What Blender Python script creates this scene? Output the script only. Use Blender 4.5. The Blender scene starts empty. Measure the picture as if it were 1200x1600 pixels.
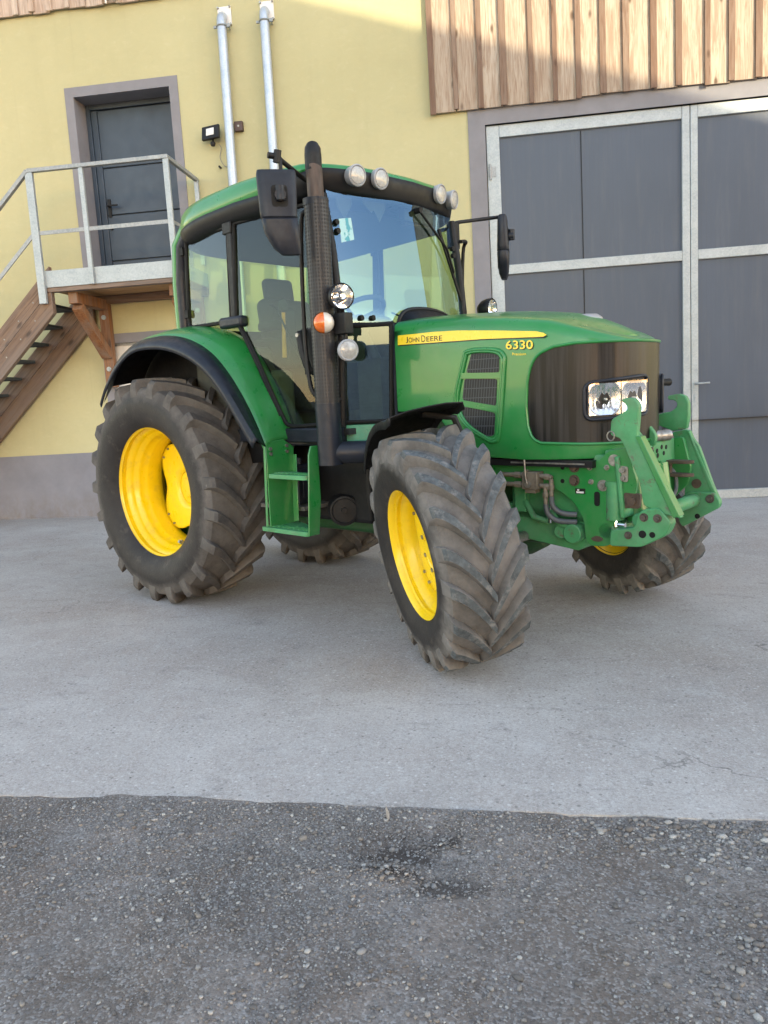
import bpy, bmesh, math, random
import numpy as np
from mathutils import Vector, Matrix
random.seed(7)
rng = np.random.default_rng(11)
R = math.radians
PI = math.pi
sc = bpy.context.scene
COL = sc.collection

# ----------------------------------------------------------------------------- materials
def new_mat(name):
    m = bpy.data.materials.new(name)
    m.use_nodes = True
    nt = m.node_tree
    nt.nodes.clear()
    out = nt.nodes.new('ShaderNodeOutputMaterial')
    return m, nt, out

class NT:
    """terse node helper"""
    def __init__(self, nt):
        self.nt = nt
        self.tc = nt.nodes.new('ShaderNodeTexCoord')
    def n(self, kind, **kw):
        nd = self.nt.nodes.new('ShaderNode' + kind)
        for k, v in kw.items():
            setattr(nd, k, v)
        return nd
    def link(self, a, b):
        self.nt.links.new(a, b)
    def val(self, sock, v):
        if isinstance(v, bpy.types.NodeSocket):
            self.link(v, sock)
        elif v is not None:
            if isinstance(v, (tuple, list)) and len(v) == 3 and sock.type == 'RGBA':
                v = (*v, 1)
            sock.default_value = v
    def coord(self, scale=(1, 1, 1), rot=(0, 0, 0), kind='Object', loc=(0, 0, 0)):
        mp = self.n('Mapping')
        mp.inputs['Scale'].default_value = scale
        mp.inputs['Rotation'].default_value = rot
        mp.inputs['Location'].default_value = loc
        self.link(self.tc.outputs[kind], mp.inputs[0])
        return mp.outputs[0]
    def noise(self, vec=None, scale=5, detail=4, rough=.55, dist=0.0):
        t = self.n('TexNoise')
        t.inputs['Scale'].default_value = scale
        t.inputs['Detail'].default_value = detail
        t.inputs['Roughness'].default_value = rough
        t.inputs['Distortion'].default_value = dist
        self.link(vec if vec is not None else self.tc.outputs['Object'], t.inputs['Vector'])
        return t.outputs[0]
    def ramp(self, fac, a, b, lo=0.0, hi=1.0):
        mr = self.n('MapRange')
        mr.clamp = True
        self.link(fac, mr.inputs[0])
        mr.inputs[1].default_value = a
        mr.inputs[2].default_value = b
        mr.inputs[3].default_value = lo
        mr.inputs[4].default_value = hi
        return mr.outputs[0]
    def math(self, op, a, b=None, c=None):
        m = self.n('Math', operation=op)
        self.val(m.inputs[0], a)
        if b is not None: self.val(m.inputs[1], b)
        if c is not None: self.val(m.inputs[2], c)
        return m.outputs[0]
    def mix(self, fac, a, b, mode='MIX'):
        m = self.n('Mix', data_type='RGBA', blend_type=mode)
        self.val(m.inputs[0], fac)
        self.val(m.inputs[6], a)
        self.val(m.inputs[7], b)
        return m.outputs[2]
    def bump(self, h, strength=.3, dist=.01, normal=None):
        b = self.n('Bump')
        b.inputs['Strength'].default_value = strength
        b.inputs['Distance'].default_value = dist
        self.link(h, b.inputs['Height'])
        if normal is not None: self.link(normal, b.inputs['Normal'])
        return b.outputs[0]
    def bsdf(self, out, color=None, rough=.5, metal=0.0, normal=None, coat=0.0, spec=.5, coat_rough=.05, emit=None):
        p = self.n('BsdfPrincipled')
        self.val(p.inputs['Base Color'], color)
        self.val(p.inputs['Roughness'], rough)
        self.val(p.inputs['Metallic'], metal)
        p.inputs['Specular IOR Level'].default_value = spec
        p.inputs['Coat Weight'].default_value = coat
        p.inputs['Coat Roughness'].default_value = coat_rough
        if normal is not None: self.link(normal, p.inputs['Normal'])
        self.link(p.outputs[0], out.inputs[0])
        return p

def simple(name, col, rough=.5, metal=0.0, var=.25, scale=12, bump=.0, bscale=80, coat=0.0, spec=.5, dirt=None, dirt_amt=.0, dirt_scale=6, stretch=(1,1,1)):
    """paint / plastic / metal with tonal variation, roughness variation, optional dirt in patches"""
    m, nt, out = new_mat(name)
    N = NT(nt)
    v = N.coord(scale=stretch)
    n1 = N.noise(v, scale, 5, .6)
    dark = tuple(c * (1 - var) for c in col)
    light = tuple(min(1, c * (1 + var * .6)) for c in col)
    c = N.mix(N.ramp(n1, .3, .7), dark, light)
    r = N.ramp(N.noise(v, scale * 2.3, 4), .3, .7, max(0, rough - .08), min(1, rough + .1))
    if dirt:
        d = N.ramp(N.noise(None, dirt_scale, 8, .7), .52, .75, 0, dirt_amt)
        c = N.mix(d, c, dirt)
        r = N.math('ADD', r, N.math('MULTIPLY', d, .4))
    nm = N.bump(N.noise(None, bscale, 3), bump, .004) if bump else None
    N.bsdf(out, c, r, metal, nm, coat, spec)
    return m

M = {}
def setup_materials():
    G = (.016, .165, .036)
    # tractor green paint: dusty clear-coated paint, dustier low down
    m, nt, out = new_mat('green_paint'); N = NT(nt)
    n1 = N.noise(None, 3.0, 6, .6)
    c = N.mix(N.ramp(n1, .3, .7), (.013, .175, .037), (.019, .215, .048))
    sx = N.n('SeparateXYZ'); N.link(N.tc.outputs['Object'], sx.inputs[0])
    low = N.ramp(sx.outputs[2], 1.25, .5, 0, .22)
    dust = N.math('MULTIPLY', N.ramp(N.noise(None, 9, 8, .72), .4, .7), N.math('ADD', low, .09))
    c = N.mix(dust, c, (.20, .20, .16))
    scf = N.noise(N.coord(scale=(1, 1, 5), rot=(.3, .2, 0)), 16, 8, .8, .8)
    c = N.mix(N.ramp(scf, .64, .72, 0, .22), c, (.10, .26, .13))
    sp = N.ramp(N.noise(None, 55, 3, .5), .68, .74, 0, .25)
    c = N.mix(N.math('MULTIPLY', sp, low), c, (.03, .04, .03))
    r = N.math('ADD', N.ramp(N.noise(None, 14, 5), .3, .7, .24, .36), dust)
    N.bsdf(out, c, r, 0, N.bump(N.noise(None, 2.2, 2), .05, .02), .35)
    M['green'] = m
    # worn casting green for hitch and chassis
    m, nt, out = new_mat('worn_green_paint'); N = NT(nt)
    n1 = N.noise(None, 7.0, 8, .65)
    c = N.mix(N.ramp(n1, .3, .7), (.03, .19, .065), (.075, .31, .13))
    rust = N.ramp(N.noise(N.coord(loc=(3, 1, 2)), 13, 9, .76), .575, .65, 0, .8)
    c = N.mix(rust, c, (.11, .075, .055))
    dust = N.ramp(N.noise(N.coord(loc=(5, 3, 1)), 5, 8, .7), .45, .75, 0, .45)
    c = N.mix(dust, c, (.16, .2, .15))
    scr = N.noise(N.coord(scale=(1, 1, 4), rot=(.4, .3, 0)), 24, 8, .8, .6)
    c = N.mix(N.ramp(scr, .62, .70, 0, .55), c, (.03, .06, .035))
    c = N.mix(N.ramp(scr, .36, .29, 0, .4), c, (.24, .38, .24))
    N.bsdf(out, c, N.math('ADD', N.ramp(n1, .3, .7, .38, .6), N.math('MULTIPLY', rust, .25)), 0, N.bump(N.noise(None, 60, 4, .6), .25, .004), 0)
    M['worn'] = m
    M['teal'] = simple('faded_teal_paint', (.02, .23, .14), .35, coat=.2)
    M['dkgreen'] = simple('grimy_dark_green', (.010, .062, .018), .5, var=.5, scale=8, bump=.3, dirt=(.08, .075, .06), dirt_amt=.6)
    M['yellow'] = simple('rim_yellow_paint', (.84, .58, .004), .33, var=.08, scale=5, coat=.2, dirt=(.36, .25, .07), dirt_amt=.42, dirt_scale=11)
    M['black'] = simple('black_plastic', (.010, .0105, .012), .48, spec=.28, var=.3, scale=20, bump=.15, bscale=260, dirt=(.08, .075, .07), dirt_amt=.2)
    M['blublack'] = simple('bluish_black_plastic', (.013, .0165, .026), .42, spec=.32, var=.25, scale=14, bump=.1, bscale=200, dirt=(.09, .09, .09), dirt_amt=.25)
    M['visor'] = simple('visor_plastic', (.008, .0085, .010), .45, spec=.28, var=.2, scale=10)
    M['rubberseal'] = simple('rubber_seal', (.008, .0085, .009), .6, spec=.25)
    M['interior'] = simple('cab_interior_grey', (.075, .08, .07), .7, var=.25)
    M['interior_dark'] = simple('cab_interior_dark', (.022, .026, .028), .7, var=.3)
    M['lining'] = simple('roof_lining_cloth', (.045, .05, .04), .9)
    M['seat'] = simple('seat_fabric', (.035, .037, .032), .9, var=.4, scale=40, bump=.4)
    M['lever'] = simple('orange_lever', (.55, .28, .03), .5)
    M['steel'] = simple('bolt_steel', (.33, .32, .30), .42, .8, var=.4, scale=30, dirt=(.15, .08, .04), dirt_amt=.6, dirt_scale=20)
    M['dark_steel'] = simple('dark_bolt_steel', (.10, .085, .075), .5, .5, var=.5, scale=40, bump=.3)
    M['rust'] = simple('rusty_steel', (.085, .058, .042), .7, .1, var=.5, scale=25, bump=.4)
    M['rusty_pipe'] = simple('exhaust_brown_steel', (.085, .062, .052), .55, .3, var=.45, scale=18, stretch=(1,1,.3))
    M['chrome'] = simple('chrome_reflector', (.86, .87, .88), .06, 1, var=.04)
    M['softchrome'] = simple('fluted_reflector', (.66, .69, .73), .22, .85, var=.1, scale=40)
    M['silver'] = simple('silver_plastic', (.33, .34, .36), .35, .1, var=.15)
    M['lamplens'] = simple('ribbed_lamp_lens', (.36, .36, .355), .16, 0, var=.25, scale=60, coat=.8, bump=.5, bscale=150)
    M['orange'] = simple('orange_lens', (.62, .13, .01), .18, var=.15, coat=.6)
    M['white_lens'] = simple('white_lens', (.62, .58, .52), .18, var=.2, coat=.6)
    M['decal_yellow'] = simple('decal_yellow', (.86, .63, .03), .3, var=.06, coat=.3)
    M['decal_black'] = simple('decal_black', (.01, .012, .01), .4)
    M['white'] = simple('white_plastic', (.66, .66, .64), .4, var=.12)
    M['brown'] = simple('brown_plastic', (.055, .028, .022), .5)
    M['hose'] = simple('grey_hose', (.09, .10, .11), .5, var=.3)
    M['tank'] = simple('black_tank_paint', (.006, .006, .007), .55, spec=.3, dirt=(.03, .028, .025), dirt_amt=.4)

    # exhaust heat guard: dark sheet with rows of punched slots
    m, nt, out = new_mat('perforated_guard'); N = NT(nt)
    sx = N.n('SeparateXYZ'); N.link(N.tc.outputs['Object'], sx.inputs[0])
    ang = N.math('ARCTAN2', sx.outputs[1], sx.outputs[0])
    u = N.math('FRACT', N.math('MULTIPLY', ang, 26 / (2 * PI)))
    w = N.math('FRACT', N.math('MULTIPLY', sx.outputs[2], 1 / .02))
    hu = N.math('LESS_THAN', N.math('ABSOLUTE', N.math('SUBTRACT', u, .5)), .3)
    hw = N.math('LESS_THAN', N.math('ABSOLUTE', N.math('SUBTRACT', w, .5)), .26)
    hole = N.math('MULTIPLY', hu, hw)
    c = N.mix(N.ramp(N.noise(None, 14, 6), .35, .7), (.013, .014, .018), (.030, .029, .031))
    c = N.mix(N.math('MULTIPLY', hole, .75), c, (.046, .043, .042))
    inv = N.math('SUBTRACT', 1.0, hole)
    N.bsdf(out, c, N.math('ADD', .42, N.math('MULTIPLY', hole, .5)), .2, N.bump(inv, .3, .003))
    M['guard'] = m

    # fine black grille mesh with a light gloss; upright reflection streaks painted into its colour
    m, nt, out = new_mat('grille_mesh'); N = NT(nt)
    at = N.n('Attribute', attribute_name='arc')
    sx = N.n('SeparateXYZ'); N.link(at.outputs['Vector'], sx.inputs[0])
    u = N.math('FRACT', N.math('MULTIPLY', sx.outputs[0], 1 / .006))
    w = N.math('FRACT', N.math('MULTIPLY', sx.outputs[1], 1 / .006))
    hole = N.math('MULTIPLY', N.math('GREATER_THAN', u, .4), N.math('GREATER_THAN', w, .4))
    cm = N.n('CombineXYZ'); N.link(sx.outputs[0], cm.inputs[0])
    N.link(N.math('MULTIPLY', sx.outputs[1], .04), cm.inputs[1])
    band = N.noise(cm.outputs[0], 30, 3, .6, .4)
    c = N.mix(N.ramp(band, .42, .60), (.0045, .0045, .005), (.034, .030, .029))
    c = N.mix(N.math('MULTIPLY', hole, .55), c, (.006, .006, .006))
    N.bsdf(out, c, N.ramp(band, .35, .65, .30, .45), .0, N.bump(N.math('SUBTRACT', 1.0, hole), .12, .002), .05, spec=.22, coat_rough=.10)
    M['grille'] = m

    # side vent mesh with vertical slats
    m, nt, out = new_mat('vent_mesh'); N = NT(nt)
    sx = N.n('SeparateXYZ'); N.link(N.tc.outputs['Object'], sx.inputs[0])
    u = N.math('FRACT', N.math('MULTIPLY', N.math('ADD', sx.outputs[0], N.math('MULTIPLY', sx.outputs[2], -.12)), 1 / .0165))
    w = N.math('FRACT', N.math('MULTIPLY', sx.outputs[2], 1 / .05))
    bar = N.math('MAXIMUM', N.math('LESS_THAN', u, .22), N.math('LESS_THAN', w, .09))
    c = N.mix(bar, (.008, .009, .010), (.055, .06, .065))
    N.bsdf(out, c, .5, .1, N.bump(bar, .6, .004))
    M['vent'] = m

    # tyre rubber
    def rubber(name, a, b, dust, d0, d1, amt, sc_=6, rough=.75):
        m, nt, out = new_mat(name); N = NT(nt)
        c = N.mix(N.ramp(N.noise(None, sc_, 8, .65), .32, .68), a, b)
        d = N.ramp(N.noise(N.coord(loc=(2, 5, 1)), sc_ * .8, 9, .72), d0, d1, 0, amt)
        c = N.mix(d, c, dust)
        scr = N.noise(N.coord(scale=(1, 6, 1)), 30, 6, .7)
        c = N.mix(N.ramp(scr, .62, .72, 0, .35), c, (.26, .24, .22))
        N.bsdf(out, c, rough, 0, N.bump(N.noise(None, 45, 8, .7), .45, .006), 0, .3)
        return m
    def carcass(name, r0, side, trd, tdust):
        m, nt, out = new_mat(name); N = NT(nt)
        sx = N.n('SeparateXYZ'); N.link(N.tc.outputs['Object'], sx.inputs[0])
        rr = N.math('SQRT', N.math('ADD', N.math('MULTIPLY', sx.outputs[0], sx.outputs[0]), N.math('MULTIPLY', sx.outputs[2], sx.outputs[2])))
        rr = N.math('ADD', rr, N.math('MULTIPLY', N.math('SUBTRACT', N.noise(None, 7, 8, .68), .5), .16))
        f = N.ramp(rr, r0 - .03, r0 + .035)
        cs = N.mix(N.ramp(N.noise(None, 6, 8, .65), .32, .68), *side)
        scuff = N.noise(N.coord(loc=(4, 1, 2)), 9, 9, .75)
        cs = N.mix(N.ramp(scuff, .56, .72, 0, .55), cs, (.10, .085, .072))
        ct = N.mix(N.ramp(N.noise(None, 6, 8, .65), .32, .68), *trd)
        ct = N.mix(N.ramp(N.noise(N.coord(loc=(2, 5, 1)), 5.6, 9, .72), .42, .72, 0, .75), ct, tdust)
        c = N.mix(f, cs, ct)
        N.bsdf(out, c, N.ramp(f, 0, 1, .58, .86), 0, N.bump(N.noise(None, 45, 8, .7), .45, .006), 0, .3)
        M[name] = m
    carcass('front_carcass', .475, ((.013, .012, .013), (.030, .027, .026)), ((.080, .075, .071), (.148, .140, .134)), (.235, .219, .204))
    carcass('rear_carcass', .665, ((.013, .012, .013), (.030, .027, .027)), ((.058, .053, .050), (.105, .098, .092)), (.165, .150, .137))
    M['sidewall'] = rubber('tyre_sidewall', (.014, .013, .014), (.030, .027, .026), (.115, .092, .075), .54, .74, .6, 6, .62)
    M['tread'] = rubber('tyre_tread', (.080, .075, .071), (.148, .140, .134), (.235, .219, .204), .42, .72, .75, 7, .85)
    M['lugtop'] = rubber('tyre_lug_top', (.04, .046, .05), (.10, .115, .125), (.25, .24, .23), .5, .7, .7, 26, .7)
    M['lugtop_rear'] = rubber('tyre_rear_lug_top', (.04, .04, .041), (.085, .08, .078), (.15, .125, .105), .45, .75, .7, 10, .72)
    M['tread_rear'] = rubber('tyre_rear_tread', (.058, .053, .050), (.105, .098, .092), (.165, .150, .137), .42, .72, .75, 6, .85)

    # glass: greenish tint, mirror-like sheen
    def glass(name, tint, f0, f1, gloss=(.9, .95, 1), film=.05):
        m, nt, out = new_mat(name); N = NT(nt)
        tr = N.n('BsdfTransparent'); tr.inputs[0].default_value = (*tint, 1)
        gl = N.n('BsdfGlossy'); gl.inputs['Roughness'].default_value = .012
        gl.inputs[0].default_value = (*gloss, 1)
        lw = N.n('LayerWeight'); lw.inputs[0].default_value = .5
        f = N.ramp(N.math('POWER', lw.outputs['Facing'], 2.5), 0, 1, f0, f1)
        # smeared dust film
        di = N.n('BsdfDiffuse'); di.inputs[0].default_value = (.42, .42, .40, 1)
        mx = N.n('MixShader'); N.link(f, mx.inputs[0]); N.link(tr.outputs[0], mx.inputs[1]); N.link(gl.outputs[0], mx.inputs[2])
        sm = N.ramp(N.noise(N.coord(scale=(2, 2, .6)), 5, 7, .7), .4, .8, film * .15, film)
        m2 = N.n('MixShader'); N.link(sm, m2.inputs[0]); N.link(mx.outputs[0], m2.inputs[1]); N.link(di.outputs[0], m2.inputs[2])
        N.link(m2.outputs[0], out.inputs[0])
        return m
    M['glass'] = glass('tinted_cab_glass', (.62, .76, .52), .035, .35, (.75, .85, 1), .012)
    M['windshield'] = glass('windshield_glass', (.72, .84, .68), .13, .6, (.42, .68, 1), .012)
    M['lensglass'] = glass('headlight_glass', (.97, .98, 1), .06, .6, (1, 1, 1), .01)

    # ---------------- building
    m, nt, out = new_mat('yellow_stucco'); N = NT(nt)
    n = N.noise(None, .55, 6, .6)
    c = N.mix(N.ramp(n, .3, .7), (.382, .360, .206), (.450, .426, .252))
    streak = N.ramp(N.noise(N.coord(scale=(3, 3, .25)), 1.6, 6, .65), .5, .8, 0, .22)
    c = N.mix(streak, c, (.31, .29, .175))
    c = N.mix(N.ramp(N.noise(None, 90, 4, .7), .35, .65, 0, .12), c, (.48, .45, .28))
    trow = N.noise(N.coord(scale=(1, 1, 1.8)), 7, 9, .75, 1.2)
    c = N.mix(N.ramp(trow, .52, .72, 0, .22), c, (.33, .31, .20))
    c = N.mix(N.ramp(trow, .46, .30, 0, .22), c, (.53, .50, .33))
    run = N.noise(N.coord(scale=(9, 1, .16), loc=(3, 0, 2)), 1.5, 7, .7)
    c = N.mix(N.ramp(run, .60, .74, 0, .28), c, (.29, .27, .18))
    h = N.noise(None, 240, 4, .7)
    N.bsdf(out, c, .9, 0, N.bump(h, .35, .004, N.bump(N.noise(None, 14, 3), .08, .01)), 0, .2)
    M['stucco'] = m
    M['plinth'] = simple('grey_plinth_render', (.19, .195, .23), .85, var=.14, scale=3, bump=.3, bscale=200, dirt=(.2, .18, .16), dirt_amt=.25, dirt_scale=2)
    m, nt, out = new_mat('plinth_render'); N = NT(nt)
    sz = N.n('SeparateXYZ'); N.link(N.tc.outputs['Object'], sz.inputs[0])
    c = N.mix(N.ramp(N.noise(None, 2.2, 8, .68), .3, .7), (.165, .17, .20), (.215, .22, .25))
    sp_ = N.math('MULTIPLY', N.ramp(sz.outputs[2], .45, .0, 0, .8), N.ramp(N.noise(N.coord(scale=(1, 1, .6)), 9, 8, .75), .38, .62))
    c = N.mix(sp_, c, (.15, .13, .11))
    N.bsdf(out, c, .88, 0, N.bump(N.noise(None, 200, 4, .7), .3, .004), 0, .2)
    M['plinth'] = m
    M['greytrim'] = simple('grey_render_trim', (.195, .195, .215), .85, var=.10, scale=4, bump=.25, bscale=220)
    M['slate'] = simple('slate_blue_door', (.026, .044, .070), .45, var=.14, scale=3, bump=.2, bscale=120, dirt=(.06, .07, .08), dirt_amt=.2)
    # sandwich panels with fine vertical micro-ribs
    m, nt, out = new_mat('sandwich_panel'); N = NT(nt)
    sx = N.n('SeparateXYZ'); N.link(N.tc.outputs['Object'], sx.inputs[0])
    u = N.math('FRACT', N.math('MULTIPLY', sx.outputs[0], 1 / .05))
    line = N.math('LESS_THAN', u, .16)
    n = N.noise(N.coord(scale=(1, 1, .5)), 1.3, 6, .6)
    c = N.mix(N.ramp(n, .3, .7), (.040, .058, .088), (.057, .077, .112))
    c = N.mix(N.math('MULTIPLY', line, .28), c, (.05, .06, .08))
    c = N.mix(N.ramp(N.noise(N.coord(scale=(5, 1, .5), loc=(2, 0, 1)), 2.2, 8, .7), .5, .75, 0, .25), c, (.12, .13, .14))
    N.bsdf(out, c, N.ramp(n, .3, .7, .42, .55), 0, N.bump(line, -.25, .003, N.bump(N.noise(None, 3, 3), .06, .02)))
    M['panel'] = m
    # galvanised steel with spangle
    def galv(name, a, b, rough):
        m, nt, out = new_mat(name); N = NT(nt)
        vo = N.n('TexVoronoi'); vo.inputs['Scale'].default_value = 70; N.link(N.tc.outputs['Object'], vo.inputs['Vector'])
        s = N.n('SeparateColor'); N.link(vo.outputs['Color'], s.inputs[0])
        f = N.math('ADD', N.math('MULTIPLY', s.outputs[0], .22), N.math('MULTIPLY', N.noise(None, 5, 6, .65), .8))
        c = N.mix(N.ramp(f, .3, .8), a, b)
        c = N.mix(N.ramp(N.noise(N.coord(scale=(1, 1, .3)), 8, 6, .7), .58, .75, 0, .4), c, (.56, .58, .58))
        N.bsdf(out, c, N.ramp(f, .3, .8, rough, rough + .18), .35)
        return m
    M['galv'] = galv('galvanised_steel', (.27, .31, .33), (.42, .46, .48), .45)
    M['galvdark'] = galv('weathered_galvanised_rail', (.20, .22, .23), (.36, .38, .39), .45)
    M['pipe'] = galv('galvanised_pipe', (.34, .40, .48), (.48, .54, .62), .3)
    # cladding boards: every board its own tone, knots and grain
    def wood(name, tones, dark, grain=1.0, axis='z', rough=.75, weather=None):
        m, nt, out = new_mat(name); N = NT(nt)
        g = N.n('NewGeometry')
        rp = g.outputs['Random Per Island']
        cr = N.n('ValToRGB')
        el = cr.color_ramp.elements
        for i, t in enumerate(tones):
            e = el[i] if i < 2 else el.new(0)
            e.position = i / (len(tones) - 1)
            e.color = (*t, 1)
        N.link(rp, cr.inputs[0])
        off = N.n('CombineXYZ'); N.link(N.math('MULTIPLY', rp, 37.0), off.inputs[0]); N.link(N.math('MULTIPLY', rp, 91.0), off.inputs[2])
        va = N.n('VectorMath', operation='ADD'); N.link(N.tc.outputs['Object'], va.inputs[0]); N.link(off.outputs[0], va.inputs[1])
        mp = N.n('Mapping')
        s = {'z': (1, 1, .07), 'x': (.07, 1, 1)}[axis]
        mp.inputs['Scale'].default_value = s
        N.link(va.outputs[0], mp.inputs[0])
        gr = N.noise(mp.outputs[0], 26 * grain, 5, .6, 1.6)
        fine = N.noise(mp.outputs[0], 130 * grain, 3, .6)
        c = N.mix(N.ramp(gr, .42, .62, 0, .62), cr.outputs[0], dark)
        c = N.mix(N.ramp(fine, .5, .7, 0, .25), c, dark)
        mk = N.n('Mapping'); mk.inputs['Scale'].default_value = {'z': (5.5, 5.5, 2.2), 'x': (2.2, 5.5, 5.5)}[axis]
        N.link(va.outputs[0], mk.inputs[0])
        vo = N.n('TexVoronoi'); vo.inputs['Scale'].default_value = 1.0; N.link(mk.outputs[0], vo.inputs['Vector'])
        kn = N.ramp(vo.outputs['Distance'], .06, .14, .85, 0)
        c = N.mix(kn, c, tuple(x * .45 for x in dark))
        if weather:
            c = N.mix(N.ramp(N.noise(mp.outputs[0], 5, 6, .7), .42, .66, 0, .85), c, weather)
        N.bsdf(out, c, rough, 0, N.bump(gr, .35, .004, N.bump(fine, .2, .002)), 0, .25)
        return m
    M['clad'] = wood('larch_cladding', [(.43, .37, .30), (.31, .255, .20), (.40, .345, .285), (.27, .215, .165), (.37, .31, .245)], (.20, .12, .075))
    M['batten'] = wood('larch_battens', [(.16, .105, .078), (.27, .215, .175), (.13, .08, .056), (.23, .17, .13)], (.12, .065, .04))
    M['cladold'] = wood('greyed_cladding', [(.50, .43, .36), (.42, .36, .31), (.46, .36, .29)], (.28, .20, .15))
    M['stairwood'] = wood('weathered_stair_timber', [(.19, .125, .085), (.15, .105, .078), (.23, .16, .115)], (.075, .047, .034), .8, 'x', weather=(.17, .15, .14))
    M['bracketwood'] = wood('orange_brown_timber', [(.30, .135, .052), (.25, .115, .05)], (.12, .045, .02), .9, 'z', weather=(.21, .17, .14))
    M['soffit'] = wood('landing_underside_timber', [(.50, .31, .15), (.44, .26, .12), (.54, .34, .17)], (.24, .12, .06), .9, 'x')
    M['tread_dark'] = simple('dark_grey_step', (.045, .055, .06), .7, var=.3, bump=.3)
    M['rooftile'] = simple('dark_roof_sheet', (.07, .06, .055), .7, var=.25, scale=3)
    M['barnwood'] = wood('barn_boards', [(.20, .13, .085), (.16, .10, .07), (.24, .16, .10)], (.08, .05, .035))

    # ---------------- ground
    m, nt, out = new_mat('concrete_slab'); N = NT(nt)
    big = N.noise(None, .55, 7, .62)
    mid = N.noise(N.coord(scale=(1, 1.4, 1), rot=(0, 0, .35)), 2.0, 10, .72, .8)
    c = N.mix(N.ramp(big, .32, .68), (.300, .274, .258), (.412, .382, .362))
    c = N.mix(N.ramp(mid, .42, .72, 0, .65), c, (.475, .452, .435))
    c = N.mix(N.ramp(N.noise(N.coord(loc=(4, 2, 0)), 1.1, 8, .65), .46, .68, 0, .65), c, (.31, .265, .24))
    # broom / drag scratches
    scr = N.noise(N.coord(scale=(1.5, 5, 1), rot=(0, 0, .5)), 4.5, 9, .78, 1.6)
    c = N.mix(N.ramp(scr, .56, .72, 0, .42), c, (.235, .225, .22))
    scr2 = N.noise(N.coord(scale=(4, 1.6, 1), rot=(0, 0, .25)), 3.4, 9, .8, 1.4)
    c = N.mix(N.ramp(scr2, .54, .70, 0, .42), c, (.52, .52, .515))
    # tyre scuffs: thin, long, dark, sparse
    wv = N.noise(N.coord(scale=(.8, 2.2, 1), rot=(0, 0, .9), loc=(1.3, 0, 0)), 2.0, 7, .62, 2.2)
    sc1 = N.math('MULTIPLY', N.ramp(wv, .58, .66, 0, .5), N.ramp(N.noise(None, 30, 6, .75), .40, .6))
    c = N.mix(sc1, c, (.16, .15, .148))
    # exposed grains
    sp = N.noise(None, 70, 5, .75)
    c = N.mix(N.ramp(sp, .58, .68, 0, .6), c, (.60, .59, .58))
    c = N.mix(N.ramp(sp, .41, .32, 0, .65), c, (.13, .125, .12))
    sp2 = N.noise(N.coord(loc=(9, 9, 0)), 190, 3, .7)
    c = N.mix(N.ramp(sp2, .58, .68, 0, .5), c, (.64, .63, .62))
    c = N.mix(N.ramp(sp2, .41, .32, 0, .6), c, (.14, .135, .13))
    vg = N.n('TexVoronoi'); vg.inputs['Scale'].default_value = 125; N.link(N.tc.outputs['Object'], vg.inputs['Vector'])
    sg = N.n('SeparateColor'); N.link(vg.outputs['Color'], sg.inputs[0])
    c = N.mix(N.ramp(sg.outputs[0], .6, 1.0, 0, .24), c, (.60, .58, .56))
    c = N.mix(N.ramp(sg.outputs[1], .65, 1.0, 0, .30), c, (.17, .155, .148))
    v2 = N.n('TexVoronoi'); v2.inputs['Scale'].default_value = 48; N.link(N.coord(loc=(3, 4, 0)), v2.inputs['Vector'])
    s2 = N.n('SeparateColor'); N.link(v2.outputs['Color'], s2.inputs[0])
    c = N.mix(N.math('MULTIPLY', N.math('GREATER_THAN', s2.outputs[0], .9), N.ramp(v2.outputs['Distance'], .35, .22, 0, .55)), c, (.12, .11, .105))
    c = N.mix(N.math('MULTIPLY', N.math('GREATER_THAN', s2.outputs[1], .92), N.ramp(v2.outputs['Distance'], .35, .22, 0, .5)), c, (.62, .61, .60))
    # hairline cracks
    wq = N.n('TexVoronoi'); wq.feature = 'DISTANCE_TO_EDGE'; wq.inputs['Scale'].default_value = .42
    wv_ = N.n('VectorMath', operation='ADD'); nz = N.n('TexNoise'); nz.inputs['Scale'].default_value = 2.5; nz.inputs['Detail'].default_value = 6; N.link(N.tc.outputs['Object'], nz.inputs['Vector'])
    nsc = N.n('VectorMath', operation='SCALE'); N.link(nz.outputs['Color'], nsc.inputs[0]); nsc.inputs['Scale'].default_value = .9
    N.link(N.tc.outputs['Object'], wv_.inputs[0]); N.link(nsc.outputs[0], wv_.inputs[1]); N.link(wv_.outputs[0], wq.inputs['Vector'])
    crk = N.math('MULTIPLY', N.ramp(wq.outputs['Distance'], .0028, .0010, 0, .55), N.ramp(N.noise(N.coord(loc=(6, 1, 0)), .8, 4), .52, .6))
    c = N.mix(crk, c, (.10, .095, .09))
    pit = N.n('TexVoronoi'); pit.inputs['Scale'].default_value = 9; N.link(N.tc.outputs['Object'], pit.inputs['Vector'])
    c = N.mix(N.math('MULTIPLY', N.ramp(pit.outputs['Distance'], .05, .025), N.ramp(N.noise(None, 3, 3), .5, .6)), c, (.05, .05, .05))
    hb = N.math('ADD', N.math('MULTIPLY', sp, .6), N.math('ADD', N.math('MULTIPLY', mid, .8), N.math('MULTIPLY', sp2, .35)))
    N.bsdf(out, c, N.ramp(mid, .3, .7, .72, .92), 0, N.bump(hb, .4, .008), 0, .3)
    M['concrete'] = m

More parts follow.
